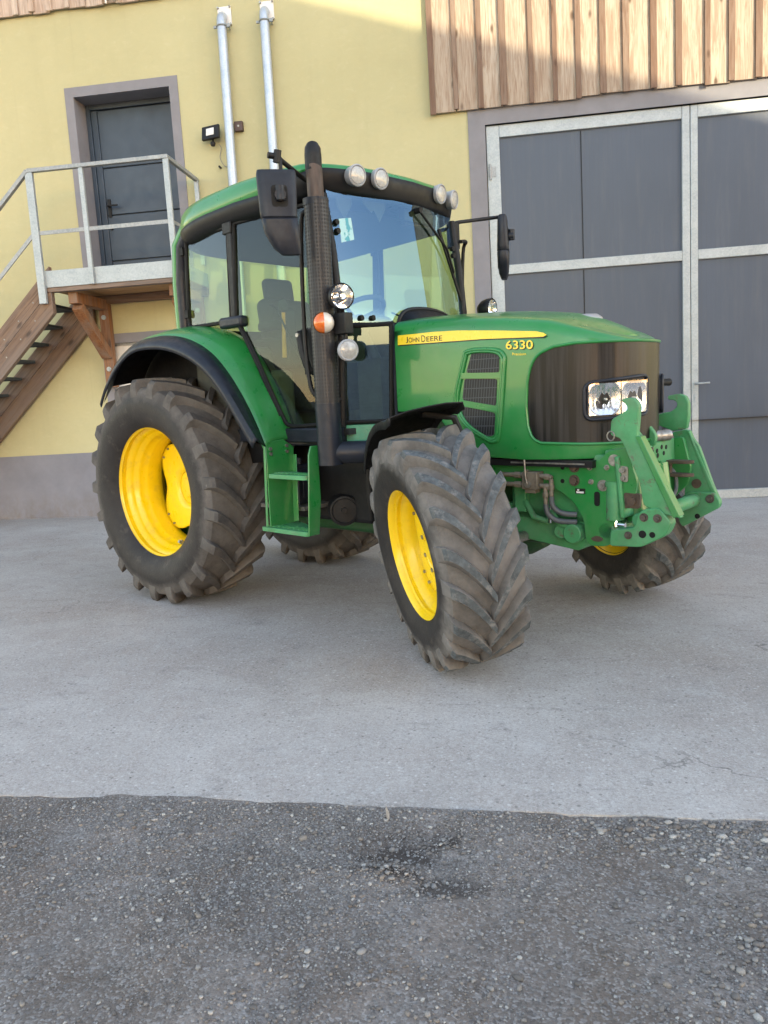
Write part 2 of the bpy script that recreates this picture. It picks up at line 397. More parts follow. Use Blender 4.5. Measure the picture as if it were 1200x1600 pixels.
    def earth(name):
        m, nt, out = new_mat(name); N = NT(nt)
        big = N.noise(None, 1.7, 7, .65)
        c = N.mix(N.ramp(big, .36, .64), (.180, .150, .131), (.300, .260, .235))
        c = N.mix(N.ramp(N.noise(N.coord(loc=(3, 8, 0)), 1.6, 8, .7), .47, .62, 0, .85), c, (.165, .13, .107))
        c = N.mix(N.ramp(N.noise(N.coord(loc=(8, 3, 0)), 14, 8, .75), .52, .7, 0, .55), c, (.085, .074, .066))
        c = N.mix(N.ramp(N.noise(N.coord(loc=(7, 2, 0)), 3.5, 6, .6), .68, .76, 0, .55), c, (.34, .265, .17))
        c = N.mix(N.ramp(N.noise(N.coord(loc=(1, 1, 0)), 1.2, 8, .65), .54, .72, 0, .55), c, (.26, .25, .245))
        vo = N.n('TexVoronoi'); vo.inputs['Scale'].default_value = 150; N.link(N.tc.outputs['Object'], vo.inputs['Vector'])
        s = N.n('SeparateColor'); N.link(vo.outputs['Color'], s.inputs[0])
        c = N.mix(N.ramp(s.outputs[0], .55, 1.0, 0, .55), c, (.44, .42, .41))
        c = N.mix(N.ramp(s.outputs[1], .6, 1.0, 0, .6), c, (.085, .08, .078))
        # damp dark patch where a wheel dug in
        sx = N.n('SeparateXYZ'); N.link(N.tc.outputs['Object'], sx.inputs[0])
        def blob(x, y, rx, ry, a):
            dx = N.math('DIVIDE', N.math('SUBTRACT', sx.outputs[0], x), rx)
            dy = N.math('DIVIDE', N.math('SUBTRACT', sx.outputs[1], y), ry)
            d = N.math('SQRT', N.math('ADD', N.math('MULTIPLY', dx, dx), N.math('MULTIPLY', dy, dy)))
            d = N.math('ADD', d, N.math('MULTIPLY', N.math('SUBTRACT', N.noise(None, 17, 9, .78), .5), 4.2))
            return N.ramp(d, 1.1, .35, 0, a)
        for b in ((-.30, -7.07, .17, .13, .85), (-.17, -6.98, .13, .06, .8), (-.18, -7.22, .15, .07, .75), (-.33, -7.17, .1, .04, .7)):
            c = N.mix(blob(*b), c, (.055, .044, .038))
        h = N.math('ADD', N.math('MULTIPLY', vo.outputs['Distance'], -.7), N.math('MULTIPLY', N.noise(None, 60, 8, .75), 1.2))
        N.bsdf(out, c, .92, 0, N.bump(h, .7, .006), 0, .25)
        return m
    M['earth'] = earth('packed_gravel_ground')
    m, nt, out = new_mat('gravel_stone'); N = NT(nt)
    g = N.n('NewGeometry')
    cr = N.n('ValToRGB'); el = cr.color_ramp.elements
    el[0].color = (.12, .105, .096, 1); el[1].color = (.45, .43, .40, 1)
    e = el.new(.35); e.color = (.19, .172, .16, 1)
    e = el.new(.62); e.color = (.28, .27, .262, 1)
    e = el.new(.8); e.color = (.25, .21, .175, 1)
    e = el.new(.92); e.color = (.40, .385, .37, 1)
    N.link(g.outputs['Random Per Island'], cr.inputs[0])
    c = N.mix(N.ramp(N.noise(None, 300, 3), .35, .65, 0, .35), cr.outputs[0], (.14, .13, .125))
    N.bsdf(out, c, .8, 0, None, 0, .3)
    M['stone'] = m
    M['leaf'] = simple('dry_leaf', (.42, .33, .25), .8, var=.3, scale=60)
setup_materials()

# ----------------------------------------------------------------------------- mesh builder
class MB:
    def __init__(self):
        self.v = []; self.f = []; self.m = []
    def add(self, verts, faces, mi=0):
        o = len(self.v)
        self.v += [tuple(p) for p in verts]
        self.f += [tuple(i + o for i in f) for f in faces]
        self.m += [mi] * len(faces) if isinstance(mi, int) else list(mi)
        return self
    def box(self, a, b, mi=0, rot=None, pivot=None):
        (x0, y0, z0), (x1, y1, z1) = a, b
        v = [(x0, y0, z0), (x1, y0, z0), (x1, y1, z0), (x0, y1, z0), (x0, y0, z1), (x1, y0, z1), (x1, y1, z1), (x0, y1, z1)]
        if rot is not None:
            pv = Vector(pivot if pivot else ((x0+x1)/2, (y0+y1)/2, (z0+z1)/2))
            v = [tuple(rot @ (Vector(p) - pv) + pv) for p in v]
        return self.add(v, [(3, 2, 1, 0), (4, 5, 6, 7), (0, 1, 5, 4), (1, 2, 6, 5), (2, 3, 7, 6), (3, 0, 4, 7)], mi)
    def beam(self, p, q, w, h, up=(0, 0, 1), mi=0):
        p, q = Vector(p), Vector(q)
        d = (q - p).normalized(); s = d.cross(Vector(up)).normalized(); u = s.cross(d)
        v = []
        for c in (p, q):
            for a, b in ((-1, -1), (1, -1), (1, 1), (-1, 1)):
                v.append(tuple(c + s * a * w / 2 + u * b * h / 2))
        return self.add(v, [(3, 2, 1, 0), (4, 5, 6, 7), (0, 1, 5, 4), (1, 2, 6, 5), (2, 3, 7, 6), (3, 0, 4, 7)], mi)
    def cyl(self, p, q, r0, r1=None, n=20, mi=0, caps=True):
        r1 = r0 if r1 is None else r1
        p, q = Vector(p), Vector(q)
        d = (q - p).normalized()
        s = d.orthogonal().normalized(); t = d.cross(s)
        v = []
        for c, r in ((p, r0), (q, r1)):
            for i in range(n):
                a = 2 * PI * i / n
                v.append(tuple(c + (s * math.cos(a) + t * math.sin(a)) * r))
        f = [(i, (i + 1) % n, n + (i + 1) % n, n + i) for i in range(n)]
        if caps: f += [tuple(range(n))[::-1], tuple(range(n, 2 * n))]
        return self.add(v, f, mi)
    def tube(self, pts, r, n=10, mi=0, closed=False):
        P = [Vector(p) for p in pts]
        k = len(P); v = []; rr = r if isinstance(r, (list, tuple)) else [r] * k
        prev = None
        for i in range(k):
            if closed: d = P[(i + 1) % k] - P[i - 1]
            else: d = P[min(i + 1, k - 1)] - P[max(i - 1, 0)]
            d.normalize()
            if prev is None: s = d.orthogonal().normalized()
            else:
                s = prev - d * prev.dot(d); s.normalize()
            prev = s; t = d.cross(s)
            for j in range(n):
                a = 2 * PI * j / n
                v.append(tuple(P[i] + (s * math.cos(a) + t * math.sin(a)) * rr[i]))
        f = []
        for i in range(k if closed else k - 1):
            i2 = (i + 1) % k
            for j in range(n):
                f.append((i * n + j, i * n + (j + 1) % n, i2 * n + (j + 1) % n, i2 * n + j))
        if not closed: f += [tuple(range(n))[::-1], tuple(range((k - 1) * n, k * n))]
        return self.add(v, f, mi)
    def lathe(self, prof, axis='y', n=48, mi=0, center=(0, 0, 0), mis=None, frame=None):
        """prof: list of (r, a): radius, position along the axis. frame: optional (origin, axisdir)"""
        v = []; f = []; ms = []
        if frame:
            o, d = Vector(frame[0]), Vector(frame[1]).normalized()
            s = d.orthogonal().normalized(); t = d.cross(s)
        for r, a in prof:
            for i in range(n):
                th = 2 * PI * i / n
                c, s_ = math.cos(th) * r, math.sin(th) * r
                if frame: p = tuple(o + d * a + s * c + t * s_)
                elif axis == 'y': p = (center[0] + c, center[1] + a, center[2] + s_)
                elif axis == 'z': p = (center[0] + c, center[1] + s_, center[2] + a)
                else: p = (center[0] + a, center[1] + c, center[2] + s_)
                v.append(p)
        for k in range(len(prof) - 1):
            for i in range(n):
                f.append((k * n + i, k * n + (i + 1) % n, (k + 1) * n + (i + 1) % n, (k + 1) * n + i))
                ms.append(mis[k] if mis else mi)
        return self.add(v, f, ms)
    def prism(self, poly, axis, a0, a1, mi=0):
        """poly of 2-D points; axis 'y': (x,z); 'x': (y,z); 'z': (x,y)"""
        def P(p, a):
            return {'y': (p[0], a, p[1]), 'x': (a, p[0], p[1]), 'z': (p[0], p[1], a)}[axis]
        n = len(poly)
        v = [P(p, a0) for p in poly] + [P(p, a1) for p in poly]
        f = [tuple(range(n))[::-1], tuple(range(n, 2 * n))] + [(i, (i + 1) % n, n + (i + 1) % n, n + i) for i in range(n)]
        return self.add(v, f, mi)
    def grid(self, rows, mi=0, closed_u=False):
        k, n = len(rows), len(rows[0])
        v = [tuple(p) for r in rows for p in r]
        f = []
        for i in range(k - 1):
            for j in range(n if closed_u else n - 1):
                f.append((i * n + j, i * n + (j + 1) % n, (i + 1) * n + (j + 1) % n, (i + 1) * n + j))
        return self.add(v, f, mi)
    def build(self, name, mats, parent=None, bevel=0.0, angle=38, segs=2, fix=True, solidify=0.0):
        me = bpy.data.meshes.new(name)
        me.from_pydata(self.v, [], self.f)
        if not isinstance(mats, (list, tuple)): mats = [mats]
        for m in mats: me.materials.append(M[m] if isinstance(m, str) else m)
        me.polygons.foreach_set('material_index', self.m)
        me.polygons.foreach_set('use_smooth', [True] * len(self.f))
        if fix:
            bm = bmesh.new(); bm.from_mesh(me)
            bmesh.ops.recalc_face_normals(bm, faces=bm.faces)
            bm.to_mesh(me); bm.free()
        me.set_sharp_from_angle(angle=R(angle))
        me.update()
        o = bpy.data.objects.new(name, me)
        COL.objects.link(o)
        if parent: o.parent = parent
        if solidify:
            md = o.modifiers.new('solid', 'SOLIDIFY'); md.thickness = solidify; md.offset = 0
        if bevel:
            md = o.modifiers.new('bevel', 'BEVEL'); md.width = bevel; md.segments = segs
            md.limit_method = 'ANGLE'; md.angle_limit = R(40); md.harden_normals = False
        return o

def build_split(mb, name, mats, parent=None, join=.001, **k):
    """one object per loose piece (touching pieces stay together)"""
    n = len(mb.v); par = list(range(n))
    def find(i):
        while par[i] != i: par[i] = par[par[i]]; i = par[i]
        return i
    for f in mb.f:
        r0 = find(f[0])
        for i in f[1:]: par[find(i)] = r0
    comp = {}
    for i in range(n): comp.setdefault(find(i), []).append(i)
    boxes = []
    for ids in comp.values():
        P = np.array([mb.v[i] for i in ids]); boxes.append([P.min(0) - join, P.max(0) + join, set(ids)])
    merged = True
    while merged:
        merged = False
        for i in range(len(boxes)):
            for j in range(i + 1, len(boxes)):
                if (boxes[i][0] <= boxes[j][1]).all() and (boxes[j][0] <= boxes[i][1]).all():
                    boxes[i] = [np.minimum(boxes[i][0], boxes[j][0]), np.maximum(boxes[i][1], boxes[j][1]), boxes[i][2] | boxes[j][2]]
                    del boxes[j]; merged = True; break
            if merged: break
    res = []
    for _, _, ids in boxes:
        order = sorted(ids); mp = {v: i for i, v in enumerate(order)}
        q = MB(); q.v = [mb.v[i] for i in order]
        for f, m in zip(mb.f, mb.m):
            if f[0] in ids: q.f.append(tuple(mp[i] for i in f)); q.m.append(m)
        res.append(q.build(name, mats, parent, **k))
    return res
def tag(o, label=None, cat=None, group=None, kind=None):
    if label: o['label'] = label
    if cat: o['category'] = cat
    if group: o['group'] = group
    if kind: o['kind'] = kind
    return o
def empty(name, loc=(0, 0, 0), parent=None):
    o = bpy.data.objects.new(name, None)
    COL.objects.link(o)
    o.location = loc
    o.empty_display_size = .2
    if parent: o.parent = parent
    return o
def rounded(poly, r=.02, n=3):
    """round the corners of a 2-D polygon"""
    out = []
    k = len(poly)
    for i in range(k):
        p0, p, p1 = Vector(poly[i - 1]), Vector(poly[i]), Vector(poly[(i + 1) % k])
        a = (p0 - p); b = (p1 - p)
        d = min(r, a.length * .45, b.length * .45)
        a = p + a.normalized() * d; b = p + b.normalized() * d
        for j in range(n + 1):
            t = j / n
            out.append(tuple((1 - t) ** 2 * a + 2 * t * (1 - t) * p + t * t * b))
    return out
def interp(x, tab):
    if x <= tab[0][0]: return tab[0][1]
    for (a, b), (c, d) in zip(tab, tab[1:]):
        if x <= c: return b + (d - b) * (x - a) / (c - a)
    return tab[-1][1]
def smooth_path(pts, n=6):
    """Catmull-Rom through points"""
    P = [Vector(p) for p in pts]; out = []
    for i in range(len(P) - 1):
        p0, p1, p2, p3 = P[max(i - 1, 0)], P[i], P[i + 1], P[min(i + 2, len(P) - 1)]
        for j in range(n):
            t = j / n
            out.append(tuple(.5 * ((2 * p1) + (p2 - p0) * t + (2 * p0 - 5 * p1 + 4 * p2 - p3) * t * t + (3 * p1 - p0 - 3 * p2 + p3) * t ** 3)))
    out.append(tuple(P[-1]))
    return out

# ----------------------------------------------------------------------------- setting: ground
GB, GC = -.01241, .01535                     # the yard drains gently along and towards the building
def gz(x, y): return GB * x + GC * y
def slab_edge(x):
    return interp(x, [(-30, -6.2), (-4, -6.86), (-1.83, -6.797), (-1.09, -6.783), (-.66, -6.801), (-.17, -6.819), (.255, -6.834), (.853, -6.848), (3, -6.88), (30, -7.3)])
def build_ground():
    mb = MB()
    s = 400
    mb.add([(-s, -s, gz(-s, -s) - .09), (s, -s, gz(s, -s) - .09), (s, s, gz(s, s) - .09), (-s, s, gz(-s, s) - .09)], [(0, 1, 2, 3)])
    o = mb.build('ground', 'earth'); tag(o, kind='structure')
    # packed gravel lane, gently uneven
    mb = MB()
    xs = np.arange(-7, 7.01, .05); ys = np.arange(-14, -6.70, .04)
    def hh(x, y):
        h = .010 * math.sin(x * 2.1 + y * 1.3) + .008 * math.sin(x * 5.3 - y * 3.1) + .005 * math.sin(11 * x + 7 * y) + .003 * math.sin(23 * x - 17 * y)
        for (bx, by, rx, ry, a) in ((-.28, -7.06, .14, .09, -.03), (-.16, -7.2, .12, .05, -.022), (-.3, -7.19, .22, .05, .02), (-.2, -6.95, .1, .04, -.018)):
            h += a * math.exp(-((x - bx) / rx) ** 2 - ((y - by) / ry) ** 2)
        return h
    def gh(x, y):
        e = max(0, min(1, (slab_edge(x) - y) / .25))
        return gz(x, y) - .006 - .012 * e + hh(x, y) * (.25 + .75 * e)
    build_ground.gh = gh
    rows = [[(x, y, gh(x, y)) for x in xs] for y in ys]
    mb.grid(rows)
    o = mb.build('gravel_lane', 'earth', fix=False); tag(o, kind='structure')
    # concrete apron: slightly ragged front edge
    mb = MB()
    ex = np.concatenate([[-40, -20], np.arange(-8, 8.001, .04), [20, 40]])
    front = []
    for i, x in enumerate(ex):
        j = .004 * math.sin(x * 17) + .003 * math.sin(x * 41 + 1) + .002 * math.sin(x * 97) + random.uniform(-.002, .002) if abs(x) < 9 else 0
        front.append((x, slab_edge(x) + j))
    rows = [[(x, .25, gz(x, .25)) for x, _ in front], [(x, -3.2, gz(x, -3.2)) for x, _ in front],
            [(x, y + .012, gz(x, y)) for x, y in front], [(x, y, gz(x, y) - .004) for x, y in front], [(x, y - .004, gz(x, y) - .12) for x, y in front]]
    mb.grid(rows)
    o = mb.build('concrete_yard', 'concrete', angle=60); tag(o, kind='structure')
    # loose stones, one mass
    ico = bmesh.new(); bmesh.ops.create_icosphere(ico, subdivisions=1, radius=1)
    bv = np.array([v.co[:] for v in ico.verts]); bf = np.array([[v.index for v in f.verts] for f in ico.faces]); ico.free()
    N0 = 115000
    px = rng.uniform(-2.4, 1.6, N0); py = rng.uniform(-8.35, -6.79, N0)
    # patchy density
    den = .5 + .5 * np.sin(px * 2.3 + 1.1 * np.sin(py * 3.1)) * np.sin(py * 2.9 + px * 1.3 + .7)
    den = .10 + .90 * np.clip(1.5 * (den - .5) + .42 + .3 * np.sin(px * 9 + py * 6) * np.sin(py * 11 - px * 5), 0, 1)
    den += .5 * np.clip((px - .25) / .5, 0, 1) * np.clip((-7.1 - py) / .4, 0, 1)
    den += .35 * (np.abs(py + 6.86) < .09)
    den += .45 * np.exp(-((px + .28) / .28) ** 2 - ((py + 7.16) / .16) ** 2)
    keep = (rng.uniform(0, 1, N0) < den) & (py < np.interp(px, [-4, -1.83, -.66, .255, .853, 3], [-6.86, -6.797, -6.801, -6.834, -6.848, -6.88]) - .008)
    px, py = px[keep], py[keep]; n = len(px)
    size = .0016 + .0027 * rng.uniform(0, 1, n) ** 2 + .005 * rng.uniform(0, 1, n) ** 10
    big = rng.uniform(0, 1, n) < .014 * (1 + 2.5 * (px > .2)); size[big] += rng.uniform(.002, .006, big.sum())
    size *= 1 + .35 * np.clip((px - .1) / .6, 0, 1)
    pz = np.array([gh(x, y) for x, y in zip(px, py)])
    V = np.empty((n, len(bv), 3), np.float32)
    ang = rng.uniform(0, 2 * PI, n); sx = rng.uniform(.75, 1.45, n); sy = rng.uniform(.7, 1.15, n); sz = rng.uniform(.45, .85, n)
    jit = rng.uniform(.72, 1.22, (n, len(bv)))
    X = bv[None, :, 0] * jit * (size * sx)[:, None]; Y = bv[None, :, 1] * jit * (size * sy)[:, None]; Zz = bv[None, :, 2] * jit * (size * sz)[:, None]
    ca, sa = np.cos(ang)[:, None], np.sin(ang)[:, None]
    V[:, :, 0] = px[:, None] + X * ca - Y * sa
    V[:, :, 1] = py[:, None] + X * sa + Y * ca
    V[:, :, 2] = pz[:, None] + Zz + (size * .28)[:, None]
    F = (bf[None] + (np.arange(n) * len(bv))[:, None, None]).reshape(-1, 3).astype(np.int32)
    me = bpy.data.meshes.new('gravel')
    me.vertices.add(n * len(bv)); me.vertices.foreach_set('co', V.ravel())
    me.loops.add(F.size); me.loops.foreach_set('vertex_index', F.ravel())
    me.polygons.add(len(F)); me.polygons.foreach_set('loop_start', np.arange(0, F.size, 3, dtype=np.int32)); me.polygons.foreach_set('loop_total', np.full(len(F), 3, np.int32))
    me.materials.append(M['stone']); me.update(calc_edges=True); me.validate()
    o = bpy.data.objects.new('gravel', me); COL.objects.link(o)
    tag(o, 'loose grey gravel scattered over the packed lane in front of the concrete', 'gravel', kind='stuff')
    # a dry leaf lying on the gravel by the slab edge
    mb = MB()
    pts = [(-.006, -.03), (-.004, .0), (-.001, .03), (.0, .048), (.004, .02), (.007, -.005), (.004, -.03), (.0, -.038)]
    mb.add([(a, b, .006 + 1.5 * (b * b) + .3 * abs(a)) for a, b in pts], [tuple(range(8))])
    o = mb.build('dry_leaf', 'leaf', fix=False); o.location = (-.372, -6.868, gh(-.372, -6.868) + .004); o.rotation_euler = (.1, .1, .25)
    tag(o, 'small pale dry leaf lying on the gravel just off the concrete edge', 'leaf')
build_ground()

# ----------------------------------------------------------------------------- building
def rect_wall(mb, x0, x1, z0, z1, holes, y=0.0, depth=.3, mi=0, rmi=0):
    """wall sheet with rectangular openings and their reveals"""
    xs = sorted({x0, x1, *[h[0] for h in holes], *[h[1] for h in holes]})
    zs = sorted({z0, z1, *[h[2] for h in holes], *[h[3] for h in holes]})
    for a, b in zip(xs, xs[1:]):
        for c, d in zip(zs, zs[1:]):
            mx, mz = (a + b) / 2, (c + d) / 2
            if any(h[0] < mx < h[1] and h[2] < mz < h[3] for h in holes): continue
            mb.add([(a, y, c), (b, y, c), (b, y, d), (a, y, d)], [(0, 1, 2, 3)], mi)
    for (a, b, c, d) in holes:
        for p, q, r_, s in (((a, c), (a, d), 0, 0), ((b, d), (b, c), 0, 0), ((a, d), (b, d), 0, 0), ((b, c), (a, c), 0, 0)):
            mb.add([(p[0], y, p[1]), (q[0], y, q[1]), (q[0], y + depth, q[1]), (p[0], y + depth, p[1])], [(0, 1, 2, 3)], rmi)

def build_building():
    B = empty('yellow_building', (0, 0, 0))
    tag(B, 'yellow rendered farm building with grey plinth, tall garage doors and larch cladding above', 'building')
    XL, XR, ZT = -13.0, 10.5, 7.6
    DOOR = (-4.665, -3.474, 2.86, 5.10)
    LOW = (-4.535, -3.62, .9, 2.215)
    GAR = (.165, 4.60, -.4, 4.305)
    mb = MB()
    rect_wall(mb, XL, XR, .887, ZT, [DOOR, LOW, (GAR[0], GAR[1], .887, GAR[3])], 0, .30, 0, 1)
    mb.add([(XL, 0, -.5), (XL, 14, -.5), (XL, 14, ZT), (XL, 0, ZT)], [(0, 1, 2, 3)])
    mb.add([(XR, 0, -.5), (XR, 14, -.5), (XR, 14, ZT), (XR, 0, ZT)], [(0, 1, 2, 3)])
    mb.add([(XL, 14, -.5), (XR, 14, -.5), (XR, 14, ZT), (XL, 14, ZT)], [(0, 1, 2, 3)])
    mb.build('wall', ['stucco', 'greytrim'], B, fix=False)
    mb = MB()
    rect_wall(mb, XL, XR, -.5, .887, [(GAR[0], GAR[1], -.5, .887)], -.006, .1, 0, 0)
    mb.add([(XL, -.006, .887), (-4.0, -.006, .887), (-4.0, 0, .887), (XL, 0, .887)], [(0, 1, 2, 3)])
    mb.build('plinth', 'plinth', B, fix=False)
    # shallow pitched roof
    mb = MB()
    ov = .35
    for y0, y1, z0, z1 in ((-ov, 7, ZT - .05, ZT + 2.2), (7, 14 + ov, ZT + 2.2, ZT - .05)):
        mb.add([(XL - .3, y0, z0), (XR + .3, y0, z0), (XR + .3, y1, z1), (XL - .3, y1, z1)], [(0, 1, 2, 3)])
        mb.add([(XL - .3, y0, z0 + .16), (XR + .3, y0, z0 + .16), (XR + .3, y1, z1 + .16), (XL - .3, y1, z1 + .16)], [(0, 1, 2, 3)])
    mb.add([(XL - .3, -ov, ZT - .05), (XR + .3, -ov, ZT - .05), (XR + .3, -ov, ZT + .11), (XL - .3, -ov, ZT + .11)], [(0, 1, 2, 3)])
    mb.build('roof', 'rooftile', B, fix=False)
    # ---- upper door
    mb = MB()
    ox0, ox1, oz1 = -4.772, -3.366, 5.211
    x0, x1, z0, z1 = DOOR
    for a, b, c, d in ((ox0, x0, z0 - .12, oz1), (x1, ox1, z0 - .12, oz1), (x0, x1, z1, oz1), (ox0, ox1, 2.70, 2.74)):
        mb.box((a, -.008, c), (b, .0, d))
    mb.build('door_surround', 'greytrim', B)
    D = MB()
    y = .27
    D.box((x0, y - .005, z0), (x0 + .055, y + .05, z1)).box((x1 - .04, y - .005, z0), (x1, y + .05, z1)).box((x0 + .055, y - .005, z1 - .06), (x1 - .04, y + .05, z1))
    zs = [z0, 3.265, 3.73, 4.19, 4.66, z1 - .065]
    zs = [z0 + .0, 3.25, 3.80, 4.36, z1 - .065]
    for a, b in zip(zs, zs[1:]):
        D.box((x0 + .14, y + .015, a + .006), (x1 - .045, y + .06, b - .006))
    D.box((x0 + .058, y + .008, z0), (x0 + .137, y + .06, z1 - .065))
    D.box((x0, y + .04, z0), (x1, y + .08, z1))
    door = D.build('door', 'slate', B, bevel=.006)
    h = MB()
    h.box((x0 + .16, y - .002, 3.78), (x0 + .2, y + .016, 3.99)).tube([(x0 + .18, y, 3.9), (x0 + .18, y - .05, 3.9), (x0 + .2, y - .055, 3.9), (x0 + .31, y - .05, 3.9)], .011, 8)
    h.build('handle', 'black', door)
    h = MB(); h.cyl((x0 + .18, y + .016, 3.64), (x0 + .18, y - .008, 3.64), .018, n=12); h.build('lock', 'black', door)
    # ---- low white window behind the tractor
    mb = MB()
    a0, a1, c0, c1 = LOW
    for a, b, c, d in ((a0 - .10, a0, c0, c1 + .115), (a1, a1 + .1, c0, c1 + .115), (a0, a1, c1, c1 + .115)):
        mb.box((a, -.008, c), (b, 0, d))
    mb.build('window_surround', 'greytrim', B)
    mb = MB(); mb.box((a0, .07, c0), (a1, .1, c1))
    w = mb.build('window', 'white', B)
    mb = MB(); mb.box((a0, .045, c1 - .03), (a1, .07, c1)).box((a0, .045, c0), (a0 + .02, .07, c1 - .03))
    mb.build('frame', 'galvdark', w)
    # ---- garage surround
    mb = MB()
    gx0, gx1, gz1 = GAR[0], GAR[1], GAR[3]
    for a, b, c, d in ((-.026, gx0, -.4, 4.62), (gx1, gx1 + .19, -.4, 4.62), (gx0, gx1, gz1, 4.62)):
        mb.box((a, -.012, c), (b, .0, d))
    mb.box((gx0 - .001, -.012, -.4), (gx0, .10, gz1)).box((gx0, -.012, gz1), (gx1, .10, gz1 + .001))
    mb.build('garage_surround', 'greytrim', B)
    # leaves
    yf = .03
    def leaf(xa, xb, ra, rb, zb, handle, first):
        z0, z1 = -.035, 4.30
        P = MB()
        P.box((xa + ra * .5, yf + .02, z0 + .03), (xb - rb * .5, yf + .05, z1 - .05))
        seam = 1.215 if first else 3.52
        door = P.build('garage_door', 'panel', B)
        F = MB()
        F.box((xa, yf - .012, z0), (xa + ra, yf + .06, z1)).box((xb - rb, yf - .012, z0), (xb, yf + .06, z1))
        for c, d in ((z0, z0 + .105), (2.668, 2.776), (4.168, z1)):
            F.box((xa + ra, yf - .010, c), (xb - rb, yf + .058, d))
        F.build('frame', 'galv', door, bevel=.006)
        S = MB(); S.box((seam - .004, yf + .012, .08), (seam + .004, yf + .022, 2.66)); S.box((seam - .004, yf + .012, 2.78), (seam + .004, yf + .022, 4.16))
        build_split(S, 'panel_seam', 'rubberseal', door)
        if first:
            H = MB()
            for zz in (.35, 2.0, 3.72):
                H.cyl((xa + .035, yf - .02, zz), (xa + .035, yf - .02, zz + .17), .014, n=10)
                H.box((xa + .01, yf - .018, zz + .03), (xa + .10, yf - .012, zz + .14))
            build_split(H, 'hinge', 'galvdark', door)
        if handle:
            H = MB()
            H.tube([(xa + .045, yf - .01, 1.30), (xa + .045, yf - .065, 1.30), (xa + .06, yf - .075, 1.30), (xa + .185, yf - .075, 1.302)], .011, 8)
            H.box((xa + .03, yf - .018, 1.1), (xa + .06, yf - .011, 1.34))
            H.cyl((xa + .045, yf - .012, 1.15), (xa + .045, yf - .024, 1.15), .012, n=10)
            H.build('handle', 'galv', door)
    leaf(.170, 2.374, .147, .083, 0, False, True)
    leaf(2.380, 4.595, .078, .147, 0, True, False)
    # ---- cladding: boards with narrower cover battens
    def cladding(name, xa, xb, zb, zt, mats, parent, pitch=.258, left_edge=True):
        mb = MB()
        x = xa; i = 0
        while x < xb - .02:
            w = min(pitch * random.uniform(.82, 1.18), xb - x)
            dz = random.uniform(-.018, .012)
            mb.box((x + .006, -.048 + random.uniform(-.002, .002), zb + dz), (x + w - .006, -.024, zt), 0)
            bw = random.uniform(.052, .075)
            dz = random.uniform(-.03, .01)
            t = random.uniform(-.004, .004)
            mb.box((x + w - bw / 2, -.076 + t, zb + dz), (x + w + bw / 2, -.050, zt), 1)
            x += w; i += 1
        if left_edge:
            mb.box((xa - .012, -.08, zb - .03), (xa + .05, -.0505, zt), 1)
        mb.box((xa, -.024, zb + .04), (xb, -.002, zt), 2)
        mb.build(name, mats + ['rubberseal'], parent, bevel=.003, segs=1)
    cladding('larch_cladding', -.425, XR - .05, 4.48, ZT - .06, ['clad', 'batten'], B)
    cladding('greyed_cladding', XL + .05, -3.02, 6.055, ZT - .06, ['cladold', 'cladold'], B, pitch=.235, left_edge=False)
    return B
BLD = build_building()

